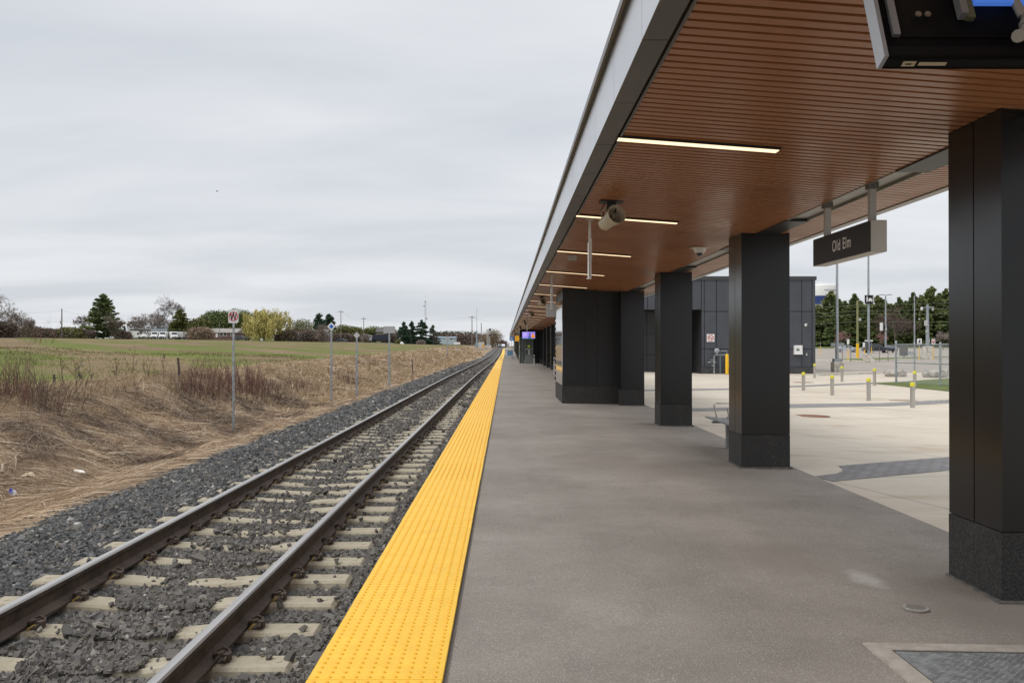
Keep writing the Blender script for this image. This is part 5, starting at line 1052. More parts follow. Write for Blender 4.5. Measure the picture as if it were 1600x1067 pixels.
blob('brown leafless shrub in front of the bungalow', lp(313.5, D-10), 8.6, 4.0, 4, 71, leafmat('shrub_brown', (.115, .085, .06), (.23, .17, .125)), 4500, .16, clumps=18, flat=.5)
t = T('willow_tree', 'large yellow green weeping willow right of the W sign', 'willow', lp(418, D)); g_ = np.random.default_rng(77); t.scale = (1.12, 1.1, 1); m = MB(); rnd = random.Random(6); H = 10.3
m.tube([(0, 0, -.2), (.3, 0, 1.6), (.9, 0, 3)], [.55, .45, .35], 8)
tipsP = []
for k in range(24):
    a = rnd.uniform(0, 6.28); rr = rnd.uniform(2.5, 8.3); top_ = rnd.uniform(.6, 1.0)*H*(1-.3*(rr/9.0)**2); P_ = [Vector((.6, 0, 2.5)), Vector((.6+math.cos(a)*rr*.45, math.sin(a)*rr*.4, top_*.72)), Vector((.4+math.cos(a)*rr, math.sin(a)*rr*.7, top_))]; m.tube(P_, [.28, .17, .05], 5); tipsP += [(P_[1].lerp(P_[2], q/5)) for q in range(1, 7)]
m.build('trunk', mat('willow_bark', (.11, .09, .07), .9), t, world=False); n = 14000; pk = g_.integers(0, len(tipsP), n); base = np.array([tuple(q) for q in tipsP])[pk]; dr = g_.random(n)*base[:, 2]*.9*(.25+.75*np.sin(pk*1.7)**2); off = g_.normal(size=(len(tipsP), 3))[pk]*.5+g_.normal(size=(n, 3))*.38; C = base+off; C[:, 2] -= dr; C[:, 2] = np.abs(C[:, 2])
V, Q = leaves(C, .20, g_, 2.2, np.tile([0, 0, 1.0], (n, 1))); o = npmesh('crown', V, Q, wil); o.parent = t
blob('brown clipped hedge right of the willow', lp(477, D+4), 15.5, 4.0, 4, 79, hed, 7000, .16, 'hedge', 'hedge', 40, .85); blob('brown undergrowth beneath the willow', lp(444, D+2), 7, 3.6, 4, 80, leafmat('undergrowth', (.07, .055, .035), (.15, .115, .075)), 3000, .18, clumps=10, flat=.5)
blob('grey brown leafless bush at the right end of the clipped hedge', lp(505, D-2), 3.4, 6.2, 3, 81, brn, 1500, .13); 
D2 = 355
blob('olive treetops above the long low building', lp(476, D2+30), 13, az_(500, D2+30)-lp(476, D2+30)[2], 6, 82, olv, 4000, .25, 'background_tree', 'tree', 16, .5)
conifer('left one of two open pines above the hedge', lp(499, D2), az_(491.5, D2)-lp(499, D2)[2], 2.7, 83, 2600, sdk, size=.3, gap=.75, skirt=.45, power=.35, droop=-.2, name='pine_tree', cat='pine'); conifer('right one of two open pines above the hedge', lp(514.5, D2), az_(492, D2)-lp(514.5, D2)[2], 3.3, 84, 2600, sdk, size=.3, gap=.8, skirt=.45, power=.4, droop=-.2, name='pine_tree', cat='pine')
for k, (px, py, w_, mt_, lb) in enumerate(((531, 508, 8, olv, 'olive tree mass behind the black car'), (545, 511, 9, ced, 'olive tree mass right of the black car'), (559, 512, 9, olv, 'dull green treetops left of the diamond post'), (575, 514, 9, ced, 'green treetops right of the diamond post'), (586, 511, 8, spy, 'rounded green tree left of the dark truck'), (600, 515, 8, brn, 'brown leafless tree mass behind the dark truck'), (610, 516, 8, brn, 'greyish leafless clump left of the dark firs'))):
    x, y, z = lp(px, D2+25); blob(lb, (x, y, z), w_, az_(py, D2+25)-z, 6, 90+k, mt_, 3000, .25, 'background_tree', 'tree', 12, .6, group='trees along the far road')
blob('brown bush mass behind the black car', lp(548, D2+10), 18, 3.6, 4, 98, hed, 4000, .2, clumps=24, flat=.8); blob('small grey leafless bush left of the dark truck', lp(571, D2-15), 3.2, 3.8, 2, 99, gry, 1400, .12)
for k, (px, py, r, lb) in enumerate(((631, 504.5, 3.6, 'leftmost of the four dark firs by the far road'), (643.5, 503.5, 2.4, 'narrow second fir of the four by the far road'), (659, 501.5, 4.0, 'tallest, third fir of the four by the far road'), (676.5, 509.5, 3.0, 'grey green rightmost fir of the four by the far road'))):
    D = 330+k*3; x, y, z = lp(px, D); conifer(lb, (x, y, z), az_(py, D)-z, r, 100+k, 8000, sdk if k < 3 else leafmat('greyish_needles', (.05, .06, .045), (.12, .125, .095)), group='dark firs by the far road', size=.26, gap=.12, power=.6, skirt=.02, name='fir_tree', cat='fir', droop=.1)
blob('small grey bush before the rightmost fir', lp(658, 320), 3.4, 1.6, 2, 104, gry, 900, .12); blob('small pale green bush left of the four firs', lp(622, 322), 1.8, 1.5, 1.5, 105, olv, 600, .12)
D3 = 420
blob('long band of brown leafless trees right of the four firs', lp(725, D3+60), 36, 5.6, 8, 106, mat('band_brown', (.16, .11, .09), .9, isl=.4), 7000, .3, 'tree_band', 'trees', 50, .9); blob('dark treetops above the pale blue building', lp(715, D3+95), 30, 7.6, 8, 107, leafmat('dull_dark', (.04, .04, .03), (.09, .08, .06)), 4000, .35, 'background_tree', 'trees', 40, .9)
blob('brown leafy clump behind the railway signals', lp(769, D3-20), 7.8, az_(514.5, D3-20)-lp(769, D3-20)[2], 6, 108, leafmat('clump_brown', (.11, .085, .055), (.21, .165, .11)), 3500, .2, 'background_tree', 'tree', 18, .4); blob('dark reddish tree clump at the end of the track', lp(784, D3+20), 5, az_(531, D3)-lp(784, D3)[2], 5, 109, leafmat('clump_red', (.05, .03, .025), (.10, .065, .05)), 1500, .2, 'background_tree', 'tree', 12, .4)
blob('grey leafless shrub left of the track at the crossing', lp(749, 310), 2.6, 3.2, 2, 110, gry, 1000, .12)
# --- far buildings on the left
def gable(m, x0, x1, y0, y1, z0, ze, zr, ov=.3):
    ym = (y0+y1)/2; m.add([(x0-ov, y0-ov, ze), (x1+ov, y0-ov, ze), (x1+ov, ym, zr), (x0-ov, ym, zr), (x1+ov, y1+ov, ze), (x0-ov, y1+ov, ze), (x0-ov, y0-ov, ze-.15), (x1+ov, y0-ov, ze-.15), (x1+ov, y1+ov, ze-.15), (x0-ov, y1+ov, ze-.15)], [(0, 1, 2, 3), (3, 2, 4, 5), (6, 7, 1, 0), (8, 9, 5, 4), (9, 8, 7, 6), (6, 0, 3, 5, 9), (7, 8, 4, 2, 1)])
def house(lb, px0, px1, pe, pr, D, wallm, roofm, dp=9, name='house', cat='house', wins=(), doors=(), ground_p=None):
    x0, x1 = ax(px0, D), ax(px1, D); z = float(left_z((x0+x1)/2, D)); ze, zr = az_(pe, D), az_(pr, D); t = T(name, lb, cat, ((x0+x1)/2, D, z)); m = MB(); m.box(x0, x1, D, D+dp, z-.5, ze); ym = D+dp/2
    for x in (x0, x1): m.add([(x, D, ze), (x, D+dp, ze), (x, ym, zr-.1)], [(0, 1, 2)])
    m.build('wall', wallm, t); m = MB(); gable(m, x0, x1, D, D+dp, z, ze, zr); m.build('roof', roofm, t)
    for a, b, c_, d in wins:
        w_ = MB(); w_.box(ax(a, D), ax(b, D), D-.08, D-.005, az_(d, D), az_(c_, D)); f = w_.build('window', white, t); w_ = MB(); q = .12; w_.box(ax(a, D)+q, ax(b, D)-q, D-.10, D-.085, az_(d, D)+q, az_(c_, D)-q); w_.build('pane', glassd, f)
    for a, b, c_, d in doors: w_ = MB(); w_.box(ax(a, D), ax(b, D), D-.08, D-.005, az_(d, D), az_(c_, D)); w_.build('door', white, t)
    return t
D = 300
house('long grey blue metal shed behind the white vans', 238, 276.5, 516, 510.5, D+8, mat('shed_blue', (.30, .34, .38), .5, .3, var=.06, vs=1), mat('shed_roof', (.24, .27, .30), .5, .3), 14, 'metal_shed', 'shed', doors=((267.5, 275.5, 515.5, 521),))
house('dark grey low shed at the left end behind the vans', 204, 238, 514.5, 512.6, D+10, mat('shed_dark', (.09, .10, .105), .6), mat('shed_roof2', (.35, .35, .33), .5, .3), 10, 'metal_shed', 'shed')
h_ = house('low brick bungalow with a pale roof behind the W sign', 318, 371, 519.5, 512.8, D+4, mat('bungalow_brick', (.15, .095, .08), .85, var=.2, vs=3), mat('bungalow_roof', (.27, .25, .225), .85, var=.1, vs=2), 9, wins=((344.5, 349.5, 519.8, 525), (350.5, 355.5, 519.8, 525), (361, 364, 520, 525)), doors=((338, 341.5, 519, 527),))
m = MB(); x = ax(357, D+4); m.box(x, x+.7, D+8, D+8.8, az_(515, D), az_(511, D)); m.build('chimney', mat('chimney', (.14, .08, .06), .9), [c_ for c_ in h_.children if c_.name.startswith('roof')][0])
house('long low building with a flat pale roof behind the clipped hedge', 454, 497, 521.5, 518.6, D2-15, mat('barn_pale', (.30, .33, .32), .6), mat('barn_roof', (.36, .30, .24), .7), 14, 'farm_building', 'building'); house('sloping blue grey roofed shed at the right of the hedge', 474, 510, 524.5, 519.5, D2-25, mat('barn_brown', (.14, .10, .085), .8), mat('barn_roof2', (.30, .33, .36), .6, .2), 8, 'farm_building', 'building')
house('pale blue commercial building right of the firs', 684, 711, 527.5, 525.8, 440, mat('store_pale', (.38, .45, .50), .6), mat('store_roof', (.24, .34, .42), .6), 15, 'commercial_building', 'building', wins=((697, 701, 528.5, 531), (703, 707, 528.5, 531))); house('dark gabled house behind the dark truck', 588, 601, 518.5, 512, D2+15, mat('house_brown', (.20, .17, .14), .8), mat('house_roof', (.10, .09, .085), .85), 8)
# --- vans
def van(px, D, lb, rz=R(-90), L_=5.6, H_=2.55, W_=2.0, box=False, colr=white, first=[None]):
    x = ax(px, D); z = float(left_z(x, D)); t = T('cargo_van', lb, 'van', (x, D, z), rz, 'white vans parked in a row before the shed'); a = L_/2; m = MB()
    pr = [(-a, .4), (-a, H_-.1), (-a+.1, H_), (a-1.7, H_), (a-1.25, H_-.15), (a-.7, 1.45), (a-.1, 1.15), (a, .95), (a, .4)]; n = len(pr)
    for k, y in enumerate((-W_/2, -W_/2+.08, W_/2-.08, W_/2)): m.v += [(u*(1 if k in (1, 2) else .985), y, v-(.03 if k in (0, 3) and v > 1 else 0)) for u, v in pr]
    for k in range(3):
        for i in range(n): m.f.append((k*n+i, k*n+(i+1) % n, (k+1)*n+(i+1) % n, (k+1)*n+i)); m.m.append(0)
    m.f += [tuple(range(n)), tuple(reversed(range(3*n, 4*n)))]; m.m += [0, 0]; m.build('body', white, t, smooth=True, world=False)
    m = MB(); m.add([(a-1.22, -.82, H_-.22), (a-1.22, .82, H_-.22), (a-.74, .88, 1.5), (a-.74, -.88, 1.5), (a-1.17, -.82, H_-.19), (a-1.17, .82, H_-.19), (a-.68, .88, 1.53), (a-.68, -.88, 1.53)], [(0,1,2,3),(7,6,5,4),(0,4,5,1),(1,5,6,2),(2,6,7,3),(3,7,4,0)]); m.build('windscreen', glassd, t, world=False)
    m = MB(); m.box(a-.02, a+.03, -.55, .55, .75, 1.0); m.box(a-.02, a+.06, -.95, .95, .35, .62); m.build('grille', blackm, t, world=False)
    for s in (-1, 1):
        m = MB(); m.box(a-1.7, a-1.0, s*W_/2-.01*(s < 0)-.005, s*W_/2+.01, 1.4, 2.0); m.build('side_window', glassd, t, world=False)
        m = MB(); m.box(a-.08, a+.025, s*.78-.14, s*.78+.14, .8, 1.0); m.build('headlight', lg, t, world=False)
        for u in (-a+1, a-1): m = MB(); m.lathe([(.2, -.12), (.36, -.1), (.37, 0), (.36, .1), (.2, .12)], (u, s*(W_/2-.1), .37), 16, axis='y'); m.build('wheel', tyre, t, world=False)
    return t
v0 = van(233.5, 296, 'leftmost of the four white vans facing the field, partly behind branches', R(-100)); 
for px, lb in ((246, 'second of the four white vans facing the field'), (258.5, 'third of the four white vans facing the field')): x, y, z = lp(px, 295); dup(v0, (x, y, z), R(-92+px*.02), lb)
x, y, z = lp(272.5, 294); dup(v0, (x, y, z), R(-62), 'rightmost of the four white vans facing the field, turned slightly sideways')
x, y, z = lp(211, 298); dup(v0, (x, y, z), R(15), 'white van seen from the rear, apart at the left of the row')
t = T('box_trailer', 'white box trailer right of the four vans', 'trailer', lp(284.5, 297)); m = MB(); m.box(-1.3, 1.3, -2, 2, .7, 2.6, 0, .04); m.build('box', mat('trailer_white', (.55, .55, .54), .6), t, world=False)
for s in (-1, 1): m = MB(); m.lathe([(.35, -.1), (.35, .1)], (s*1.1, -.5, .35), 14, axis='x'); m.build('wheel', tyre, t, world=False)
m = MB(); m.box(-1.2, 1.2, -1.9, 1.9, .5, .7); m.build('chassis', blackm, t, world=False)
car(295, 297, (.03, .035, .05), 'dark parked car between the box trailer and the brown shrub', 4.4, 1.6, True, zf=left_z, rz=R(-80)); car(377, 301, (.03, .03, .035), 'dark parked car below the trees just right of the W sign post', 4.5, 1.6, True, zf=left_z)
car(533.5, 340, (.02, .02, .022), 'black car driving along the far road', 4.6, 1.42, zf=left_z, dz=.05)
t = T('dump_truck', 'dark blue truck with a white cab parked by the far road', 'truck', lp(594, 345), 0); 
m = MB(); m.prism([(-2.9, 1.3), (3.2, 1.3), (3.6, 3.2), (3.2, 3.3), (-2.6, 3.2)], -1.2, 1.2, 'y'); m.build('box', mat('truck_navy', (.02, .022, .045), .5), t, world=False); m = MB(); m.prism([(-5.4, .9), (-3.1, .9), (-3.1, 3.0), (-4.3, 3.0), (-4.8, 2.1), (-5.4, 1.9)], -1.15, 1.15, 'y'); m.build('cab', mat('cab_pale', (.5, .52, .56), .5), t, world=False)
m = MB(); m.prism([(-4.2, 2.1), (-3.4, 2.1), (-3.4, 2.75), (-4.0, 2.75)], -1.18, 1.18, 'y'); m.build('window', glassd, t, world=False); m = MB(); m.box(-5.3, 3.3, -.9, .9, .7, 1.25); m.build('chassis', blackm, t, world=False)
for u in (-4.4, .9, 2.2): m = MB(); m.lathe([(.5, -1.2), (.5, 1.2)], (u, 0, .5), 16, axis='y'); m.build('wheel', tyre, t, world=False)
# road and crossing
g = mat('road_grey', (.30, .285, .26), .9, var=.1, vs=.5); P = [(ax(p, d), d) for p, d in ((455, 322), (500, 326), (600, 330), (700, 334), (745, 338))]
vs, fs = [], []
for x, y in P:
    for dy in (-3.2, 3.2): vs.append((x, y+dy, float(left_z(x, y+dy))+.06))
mb = MB().add(vs, [(2*k, 2*k+1, 2*k+3, 2*k+2) for k in range(len(P)-1)]); o = mb.build('road', g); S(o, 'pale road line along the far edge of the field')
ground_poly('grass_strip', [(ax(p, d), d) for p, d in ((372, 290), (420, 290), (470, 300), (500, 318), (480, 330), (420, 305), (372, 300))], grassm, left_z, .12, 'bright green lawn under the willow', pix=False)
ground_poly('grass_strip', [(ax(p, d), d) for p, d in ((560, 334), (640, 337), (712, 339), (715, 372), (640, 366), (560, 356))], grassm, left_z, .12, 'bright green lawn around the four firs', pix=False)
z = float(tgrade(352)); m = MB(); m.box(-14, 16, 350, 358, z-.3, z+.0+TIEH+.20+.02); o = m.build('road_crossing', mat('crossing', (.42, .41, .38), .8)); S(o, 'pale road crossing over the far end of the track')
# --- poles, masts, posts
def upole(px, D, top, lb, r=.16, arms=1, zf=left_z, mt=woodp, name='utility_pole', cat='utility pole', rz=R(20)):
    x = ax(px, D); z = float(zf(x, D)); h = az_(top, D)-z; t = T(name, lb, cat, (x, D, z), rz); m = MB(); m.lathe([(r, -.2), (r*.65, h)], n=8); m.build('shaft', mt, t, world=False)
    for k in range(arms):
        m = MB(); m.box(-1.1, 1.1, -.06, .06, h-.6-1.2*k, h-.45-1.2*k)
        for u in (-1, -.4, .4, 1): m.lathe([(.05, h-.45-1.2*k), (.04, h-.25-1.2*k)], (u, 0, 0), 6)
        m.build('crossarm', mt, t, world=False)
    return t, (x, D, z+h)
mauve = mat('pole_mauve', (.13, .09, .10), .85)
a0 = upole(99, 215, 482.5, 'dark utility pole left of the tall spruce', .17, 0, mt=mauve)[1]; a1 = upole(533, 345, 485, 'tall utility pole above the black car', .17, 1)[1]; a2 = upole(568.5, 350, 496, 'utility pole right of the diamond post', .17, 1)[1]; a3 = upole(500, 360, 488, 'thin pole rising behind the left open pine', .1, 1)[1]; a4 = upole(737.5, 300, 493.5, 'utility pole with a crossarm left of the tall thin mast', .19, 1)[1]; a5 = upole(752, 330, 504.5, 'shorter far pole right of the tall thin mast', .2, 0)[1]; upole(344, 303, 501, 'short pole in front of the bungalow', .1, 0)
tt = T('transformer', 'x', 'transformer', (a0[0], 214.7, az_(504, 215))); m = MB(); m.lathe([(.2, -.35), (.24, -.3), (.24, .35), (.1, .42)], n=12); m.build('can', galvd, tt, world=False); m = MB(); m.box(-.05, .05, .1, .4, -.1, .1); m.build('bracket', galvd, tt, world=False); tt['label'] = 'small grey transformer can on the dark utility pole'
x, y, z = ax(745, 280), 280, float(left_z(ax(745, 280), 280)); t = T('radio_mast', 'thin pale blue grey mast beside the railway crossing', 'mast', (x, y, z)); h = az_(480, 280)-z; m = MB(); m.lathe([(.22, 0), (.20, h*.42), (.07, h*.42+.1), (.04, h)], n=8); m.build('shaft', mat('mast_blue', (.26, .33, .38), .5, .4), t, world=False); m = MB(); m.box(-.35, .35, -.3, .3, .5, 1.6); m.build('cabinet', mat('teal_box', (.20, .34, .38), .5), t, world=False); m = MB(); m.tube([(0, 0, h*.2), (-.2, 0, h*.26), (-.25, 0, h*.3)], .06, 5); m.build('bracket', galv, t, world=False)
D = 520; x = ax(664.7, D); z = float(left_z(x, D)); zt_ = az_(460, D); t = T('lattice_tower', 'tall thin lattice radio tower rising behind the firs', 'tower', (x, D, z)); m = MB(); H = zt_-z-4; w_ = .45
for a in range(3): m.tube([(w_*math.cos(a*2.09), w_*math.sin(a*2.09), 0), (w_*math.cos(a*2.09), w_*math.sin(a*2.09), H)], .06, 4)
zq = 0
while zq < H-1:
    for a in range(3): m.tube([(w_*math.cos(a*2.09), w_*math.sin(a*2.09), zq), (w_*math.cos(a*2.09+2.09), w_*math.sin(a*2.09+2.09), zq+.9)], .035, 3)
    zq += .9
m.tube([(0, 0, H-.5), (0, 0, H+4)], .05, 4); m.build('lattice', mat('tower_grey', (.34, .33, .34), .6), t, world=False)
for q in ((-.5, .5, -.5, .5, H-.4, H-.1), (.3, 1.2, -.3, .3, H-10.5, H-9.8), (-1.1, -.3, -.3, .3, H-3, H-2.6), (-.9, -.3, -.3, .3, H-14.5, H-14)): m = MB(); m.box(*q); m.build('antenna', mat('dark_grey', (.08, .08, .08)), t, world=False)
def off(p, dz=-.5): return (p[0], p[1], p[2]+dz)
for k, (p, q, lb) in enumerate(((off(a0), (ax(-60, 190), 190, az_(479, 190)), 'high faint power line at the left edge'), ((a0[0], 215, az_(502, 215)), (ax(-60, 190), 190, az_(499, 190)), 'lower power line left of the dark pole'), ((a0[0], 215, az_(502, 215)), (ax(230, 330), 330, az_(504, 330)), 'lower power line between the dark pole and the spruce'), (off(a0), (ax(200, 330), 330, az_(493, 330)), 'upper power line between the dark pole and the spruce'),
    ((ax(440, 352), 352, az_(495, 352)), off(a1), 'power line left of the tall pole above the black car'), (off(a1), off(a2), 'power line between the two poles by the far road'), (off(a2), off(a4), 'long power line above the four firs'), (off(a2, -3.5), off(a4, -5), 'lower long power line behind the four firs'), (off(a4), (ax(800, 420), 420, az_(503, 420)), 'power line right of the crossarm pole'))):
    wires('power_line', [(p, q)], lb, .018, .9)
# track-side posts
def post(px, pb, pt, lb, w_=.045, plate=None, D=None, green=False):
    if D is None: x, y = hit(px, pb, left_z)
    else: x, y = ax(px, D), D
    z = float(left_z(x, y)); h = az_(pt, y)-z; t = T('sign_post', lb, 'sign', (x, y, z)); m = MB(); n = 4
    m.box(-w_/2, w_/2, -.012, .0, -.1, h*.55); m.box(-w_/2, -w_/2+.008, 0, .022, -.1, h*.55); m.box(w_/2-.008, w_/2, 0, .022, -.1, h*.55)
    m.box(-w_*.42, w_*.42, -.020, -.0125, h*.42, h); m.box(-w_*.42, -w_*.3, -.0125, .01, h*.55, h); m.box(w_*.3, w_*.42, -.0125, .01, h*.55, h)
    zq = .15
    while zq < h*.55: m.lathe([(.007, -.0135), (.007, -.0125)], (0, 0, zq), 8, axis='y', m=1); zq += .09
    m.build('post', [galv, blackm], t, world=False); return t, h, y
t, h, y = post(366, 678, 484, 'white sign with a struck-out letter W on a steel post beside the ballast', .058); s = .275; H_ = .36
m = MB(); r_ = .03; P = [(-s/2+r_, h-H_), (s/2-r_, h-H_), (s/2, h-H_+r_), (s/2, h-r_), (s/2-r_, h), (-s/2+r_, h), (-s/2, h-r_), (-s/2, h-H_+r_)]; m.prism(P, -.030, -.0215, 'y'); m.build('sign_plate', mat('sign_white', (.62, .62, .62), .45, var=.04, vs=9), t, world=False)
zc = h-.18; m = MB(); 
for p, q, w_ in (((-.085, zc+.10), (-.04, zc-.09), .028), ((-.04, zc-.09), (0, zc+.095), .026), ((0, zc+.095), (.04, zc-.09), .026), ((.04, zc-.09), (.085, zc+.10), .028)): bar(m, p, q, w_, -.0335, .003)
m.build('letter', blackm, t, world=False); m = ringmb(0, zc, .122, .018, -.038, .004, 36); bar(m, (-.08, zc+.08), (.08, zc-.08), .018, -.0375); m.build('ring', red, t, world=False)
m = MB(); m.box(-.02, .02, -.02, .01, h, h+.03); m.build('post_cap', mat('cap_green', (.05, .10, .08), .6), t, world=False)
t, h, y = post(518.3, 631, 504.5, 'blue and white diamond sign on a steel post beside the ballast', .075)
m = MB(); s = .165; m.prism([(0, h-2*s+.02), (s, h-s+.02), (0, h+.02), (-s, h-s+.02)], -.032, -.022, 'y'); m.build('sign_plate', white, t, world=False); m = MB(); s2 = .095; zc = h-s+.02; m.prism([(0, zc-s2), (s2, zc), (0, zc+s2), (-s2, zc)], -.037, -.033, 'y'); m.build('blue_diamond', mat('diamond_blue', (.02, .12, .5), .4), t, world=False)
t, h, y = post(557.8, 622.8, 519, 'bare grey diamond plate on a steel post, second of the three posts', .085); m = MB(); s = .13; m.prism([(0, h-2*s), (s, h-s), (0, h), (-s, h-s)], -.032, -.022, 'y'); m.build('sign_plate', lg, t, world=False)
t, h, y = post(608.5, 607.8, 509.8, 'square grey sign seen from the back on the third steel post', .09); m = MB(); m.box(-.285, .285, -.032, -.022, h-.34, h, 0, .004); m.build('sign_plate', mat('back_grey2', (.40, .41, .41), .5, .4), t, world=False)
t, h, y = post(699.5, 557, 527, 'small square sign on a far post right of the firs', .12); m = MB(); m.box(-.28, .28, -.04, -.022, h-.3, h+.05); m.build('sign_plate', mat('back_grey2', (.40, .41, .41)), t, world=False)
t, h, y = post(714.3, 552, 535, 'low white sign on a far thin post', .12); m = MB(); m.box(-.55, .55, -.04, -.022, h-.35, h+.05); m.build('sign_plate', white, t, world=False)
for px, pb, pt, lb in ((282, 597, 559, 'leaning dark fence stake at the top of the grassy bank'), (88.5, 610, 585, 'short dark fence stake in the left shrubs'), (645.5, 588, 560, 'thin dark stake in the grass right of the three posts'), (258, 560, 553, 'far tiny dark stake in the field')):
    x, y = hit(px, pb, left_z); h = (pb-pt)/F*y; t = T('fence_stake', lb, 'stake', (x, y, float(left_z(x, y)))); m = MB(); m.tube([(0, 0, -.1), (-.03*h, 0, h*.6), (-.07*h, 0, h)], [.045, .04, .035], 6); m.build('shaft', mat('stake_dark', (.07, .055, .05), .9), t, world=False); m = MB(); m.tube([(-.12, 0, h*.8), (.10, 0, h*.78)], .01, 4); m.build('wire_tie', rustc, t, world=False)
# white marker boxes by the far road, railway signals
for px, D, w_, h, lb, mt_ in ((628, 318, 1.2, .75, 'small white round-topped rock by the far road', white), (630.5, 300, .4, .3, 'tiny white stone in the field edge', white)):
    x, y, z = lp(px, D); t = T('white_stone', lb, 'stone', (x, y, z)); m = MB(); m.lathe([(w_*.5, 0), (w_*.5, h*.5), (w_*.35, h*.85), (.02, h)], n=12); m.build('stone', mt_, t, world=False)
def signal(px, D, top, lb, arms):
    x = ax(px, D); z = float(tgrade(D))-.3; h = az_(top, D)-z; t = T('railway_signal', lb, 'railway signal', (x, D, z)); m = MB(); m.lathe([(.12, 0), (.10, h)], n=8)
    for k in range(int(h/.6)): m.box(-.3, .3, -.22, -.18, k*.6, k*.6+.05)
    m.tube([(-.3, -.2, 0), (-.3, -.2, h)], .04, 4); m.tube([(.3, -.2, 0), (.3, -.2, h)], .04, 4); m.build('mast', lg, t, world=False)
    m = MB()
    for dz in arms: m.box(-.1, .65, -.25, .1, h-dz-.7, h-dz); 
    m.build('signal_head', blackm, t, world=False)
    m = MB(); m.box(-.8, .8, -.5, .5, 0, 1.1); m.build('cabinet', lg, t, world=False)
signal(764.5, 330, 513.3, 'white railway signal mast with black heads left of the track end', (0, 2.2)); signal(761.5, 340, 517, 'second thinner white signal mast beside the first', ())
t = T('signal_bungalow', 'small white trackside cabin left of the signals', 'cabin', lp(752, 300)); m = MB(); m.box(-1.0, 1.0, -.8, .8, 0, 2.4, 0, .05); m.build('wall', mat('cabin', (.48, .46, .43), .6), t, world=False); m = MB(); m.box(-.35, .35, -.84, -.8, .2, 2.0); m.build('door', lg, t, world=False)
t = T('warning_sign', 'orange diamond sign beside the trackside cabin', 'sign', lp(755, 296)); m = MB(); m.box(-.05, .05, -.04, .04, 0, 1.6); m.build('post', galv, t, world=False); m = MB(); m.prism([(0, .7), (.5, 1.3), (0, 1.9), (-.5, 1.3)], -.08, -.045, 'y'); m.build('sign_plate', mat('orange', (.8, .35, .02), .5), t, world=False)
car(781, 380, (.02, .02, .02), 'tiny dark car waiting at the far crossing', 4.3, 1.5, zf=lambda x, y: tgrade(y)-.3, rz=R(-90)); car(786, 385, (.6, .6, .6), 'tiny white car at the far crossing', 4.3, 1.5, zf=lambda x, y: tgrade(y)-.3, rz=R(-90))
# bird
t = T('bird', 'tiny dark bird gliding in the open sky', 'bird', (ax(340, 60), 60, az_(299.5, 60))); m = MB(); m.lathe([(.002, -.1), (.018, -.04), (.02, .0), (.012, .06), (.002, .1)], n=8, axis='x'); m.build('body', blackm, t, smooth=True, world=False)
for s in (-1, 1): m = MB(); m.add([(-.02, 0, .005), (.05, 0, .005), (.03, s*.10, .03), (-.05, s*.17, .0), (-.02, 0, .010), (.05, 0, .010), (.03, s*.10, .035), (-.05, s*.17, .004)], [(0,1,2,3),(7,6,5,4),(0,4,5,1),(1,5,6,2),(2,6,7,3),(3,7,4,0)]); m.build('wing', blackm, t, world=False)
# ================================================================== DRY GRASS BANK
def straw(name, stops):
    g = G(name, .85, .2); c = g.ramp(g.isl(), stops); n = g.noise(.55, None, 5, .65); c = g.mix(g.math('MULTIPLY', g.g(n, .42, .62), .35), c, (.21, .145, .10)); g.col(c); return g.m
strawm = straw('dry_grass', [(0, (.19, .135, .095)), (.3, (.38, .275, .185)), (.65, (.55, .415, .285)), (.9, (.68, .55, .40)), (1, (.80, .70, .56))])
strawl = straw('tall_straw', [(0, (.27, .19, .115)), (.4, (.44, .33, .205)), (.8, (.60, .47, .30)), (1, (.72, .60, .42))])
g_ = np.random.default_rng(11)
def scatter(n, x0, x1, y0, y1, pw=1.0):
    y = y0+(y1-y0)*g_.random(n)**pw; x = x0+(x1-x0)*g_.random(n)+tshift(y); k = x > -.60*y-1.0; return x[k], y[k]
VV, FF, o_ = [], [], 0
def addst(P, Dv, Ln, Wd, sag, seg=3):
    global o_
    V, Q = strips(P, Dv, Ln, Wd, sag, g_, seg); VV.append(V); FF.append(Q+o_); o_ += len(V)
def unit(a): return a/(np.linalg.norm(a, axis=1)[:, None]+1e-9)
def mat_layer(n, x0, x1, y0, y1, pw, L0, L1, lift, wk=1.0):
    x, y = scatter(n, x0, x1, y0, y1, pw); m_ = len(x); z = left_z(x, y); cl = np.sin(x*2.1+1.3*np.sin(y*1.3))*np.sin(y*1.6+x); ang = R(-28)+.9*np.sin(x*.7+y*.4)+g_.normal(size=m_)*.55+np.pi*(g_.random(m_) < .18)
    dx, dy = np.cos(ang), np.sin(ang); e = .4; sl_ = (left_z(x+dx*e, y+dy*e)-z)/e; lf = np.abs(g_.normal(size=m_))*lift+.03
    Dv = unit(np.stack([dx, dy, sl_+lf], 1)); L_ = L0+(L1-L0)*g_.random(m_)
    addst(np.stack([x, y, z-.01+.05*g_.random(m_)+.05*np.maximum(cl, 0)], 1), Dv, L_, (.0016+.00017*y)*(.6+.8*g_.random(m_))*wk, lf*.6+.05)
mat_layer(95000, -12.6, -5.75, 8.5, 36, .75, .25, .85, .16)
mat_layer(34000, -12.8, -5.75, 34, 80, .8, .4, 1.1, .22, 1.3)
mat_layer(14000, -12.8, -5.7, 78, 190, .8, .6, 1.4, .35, 1.8)
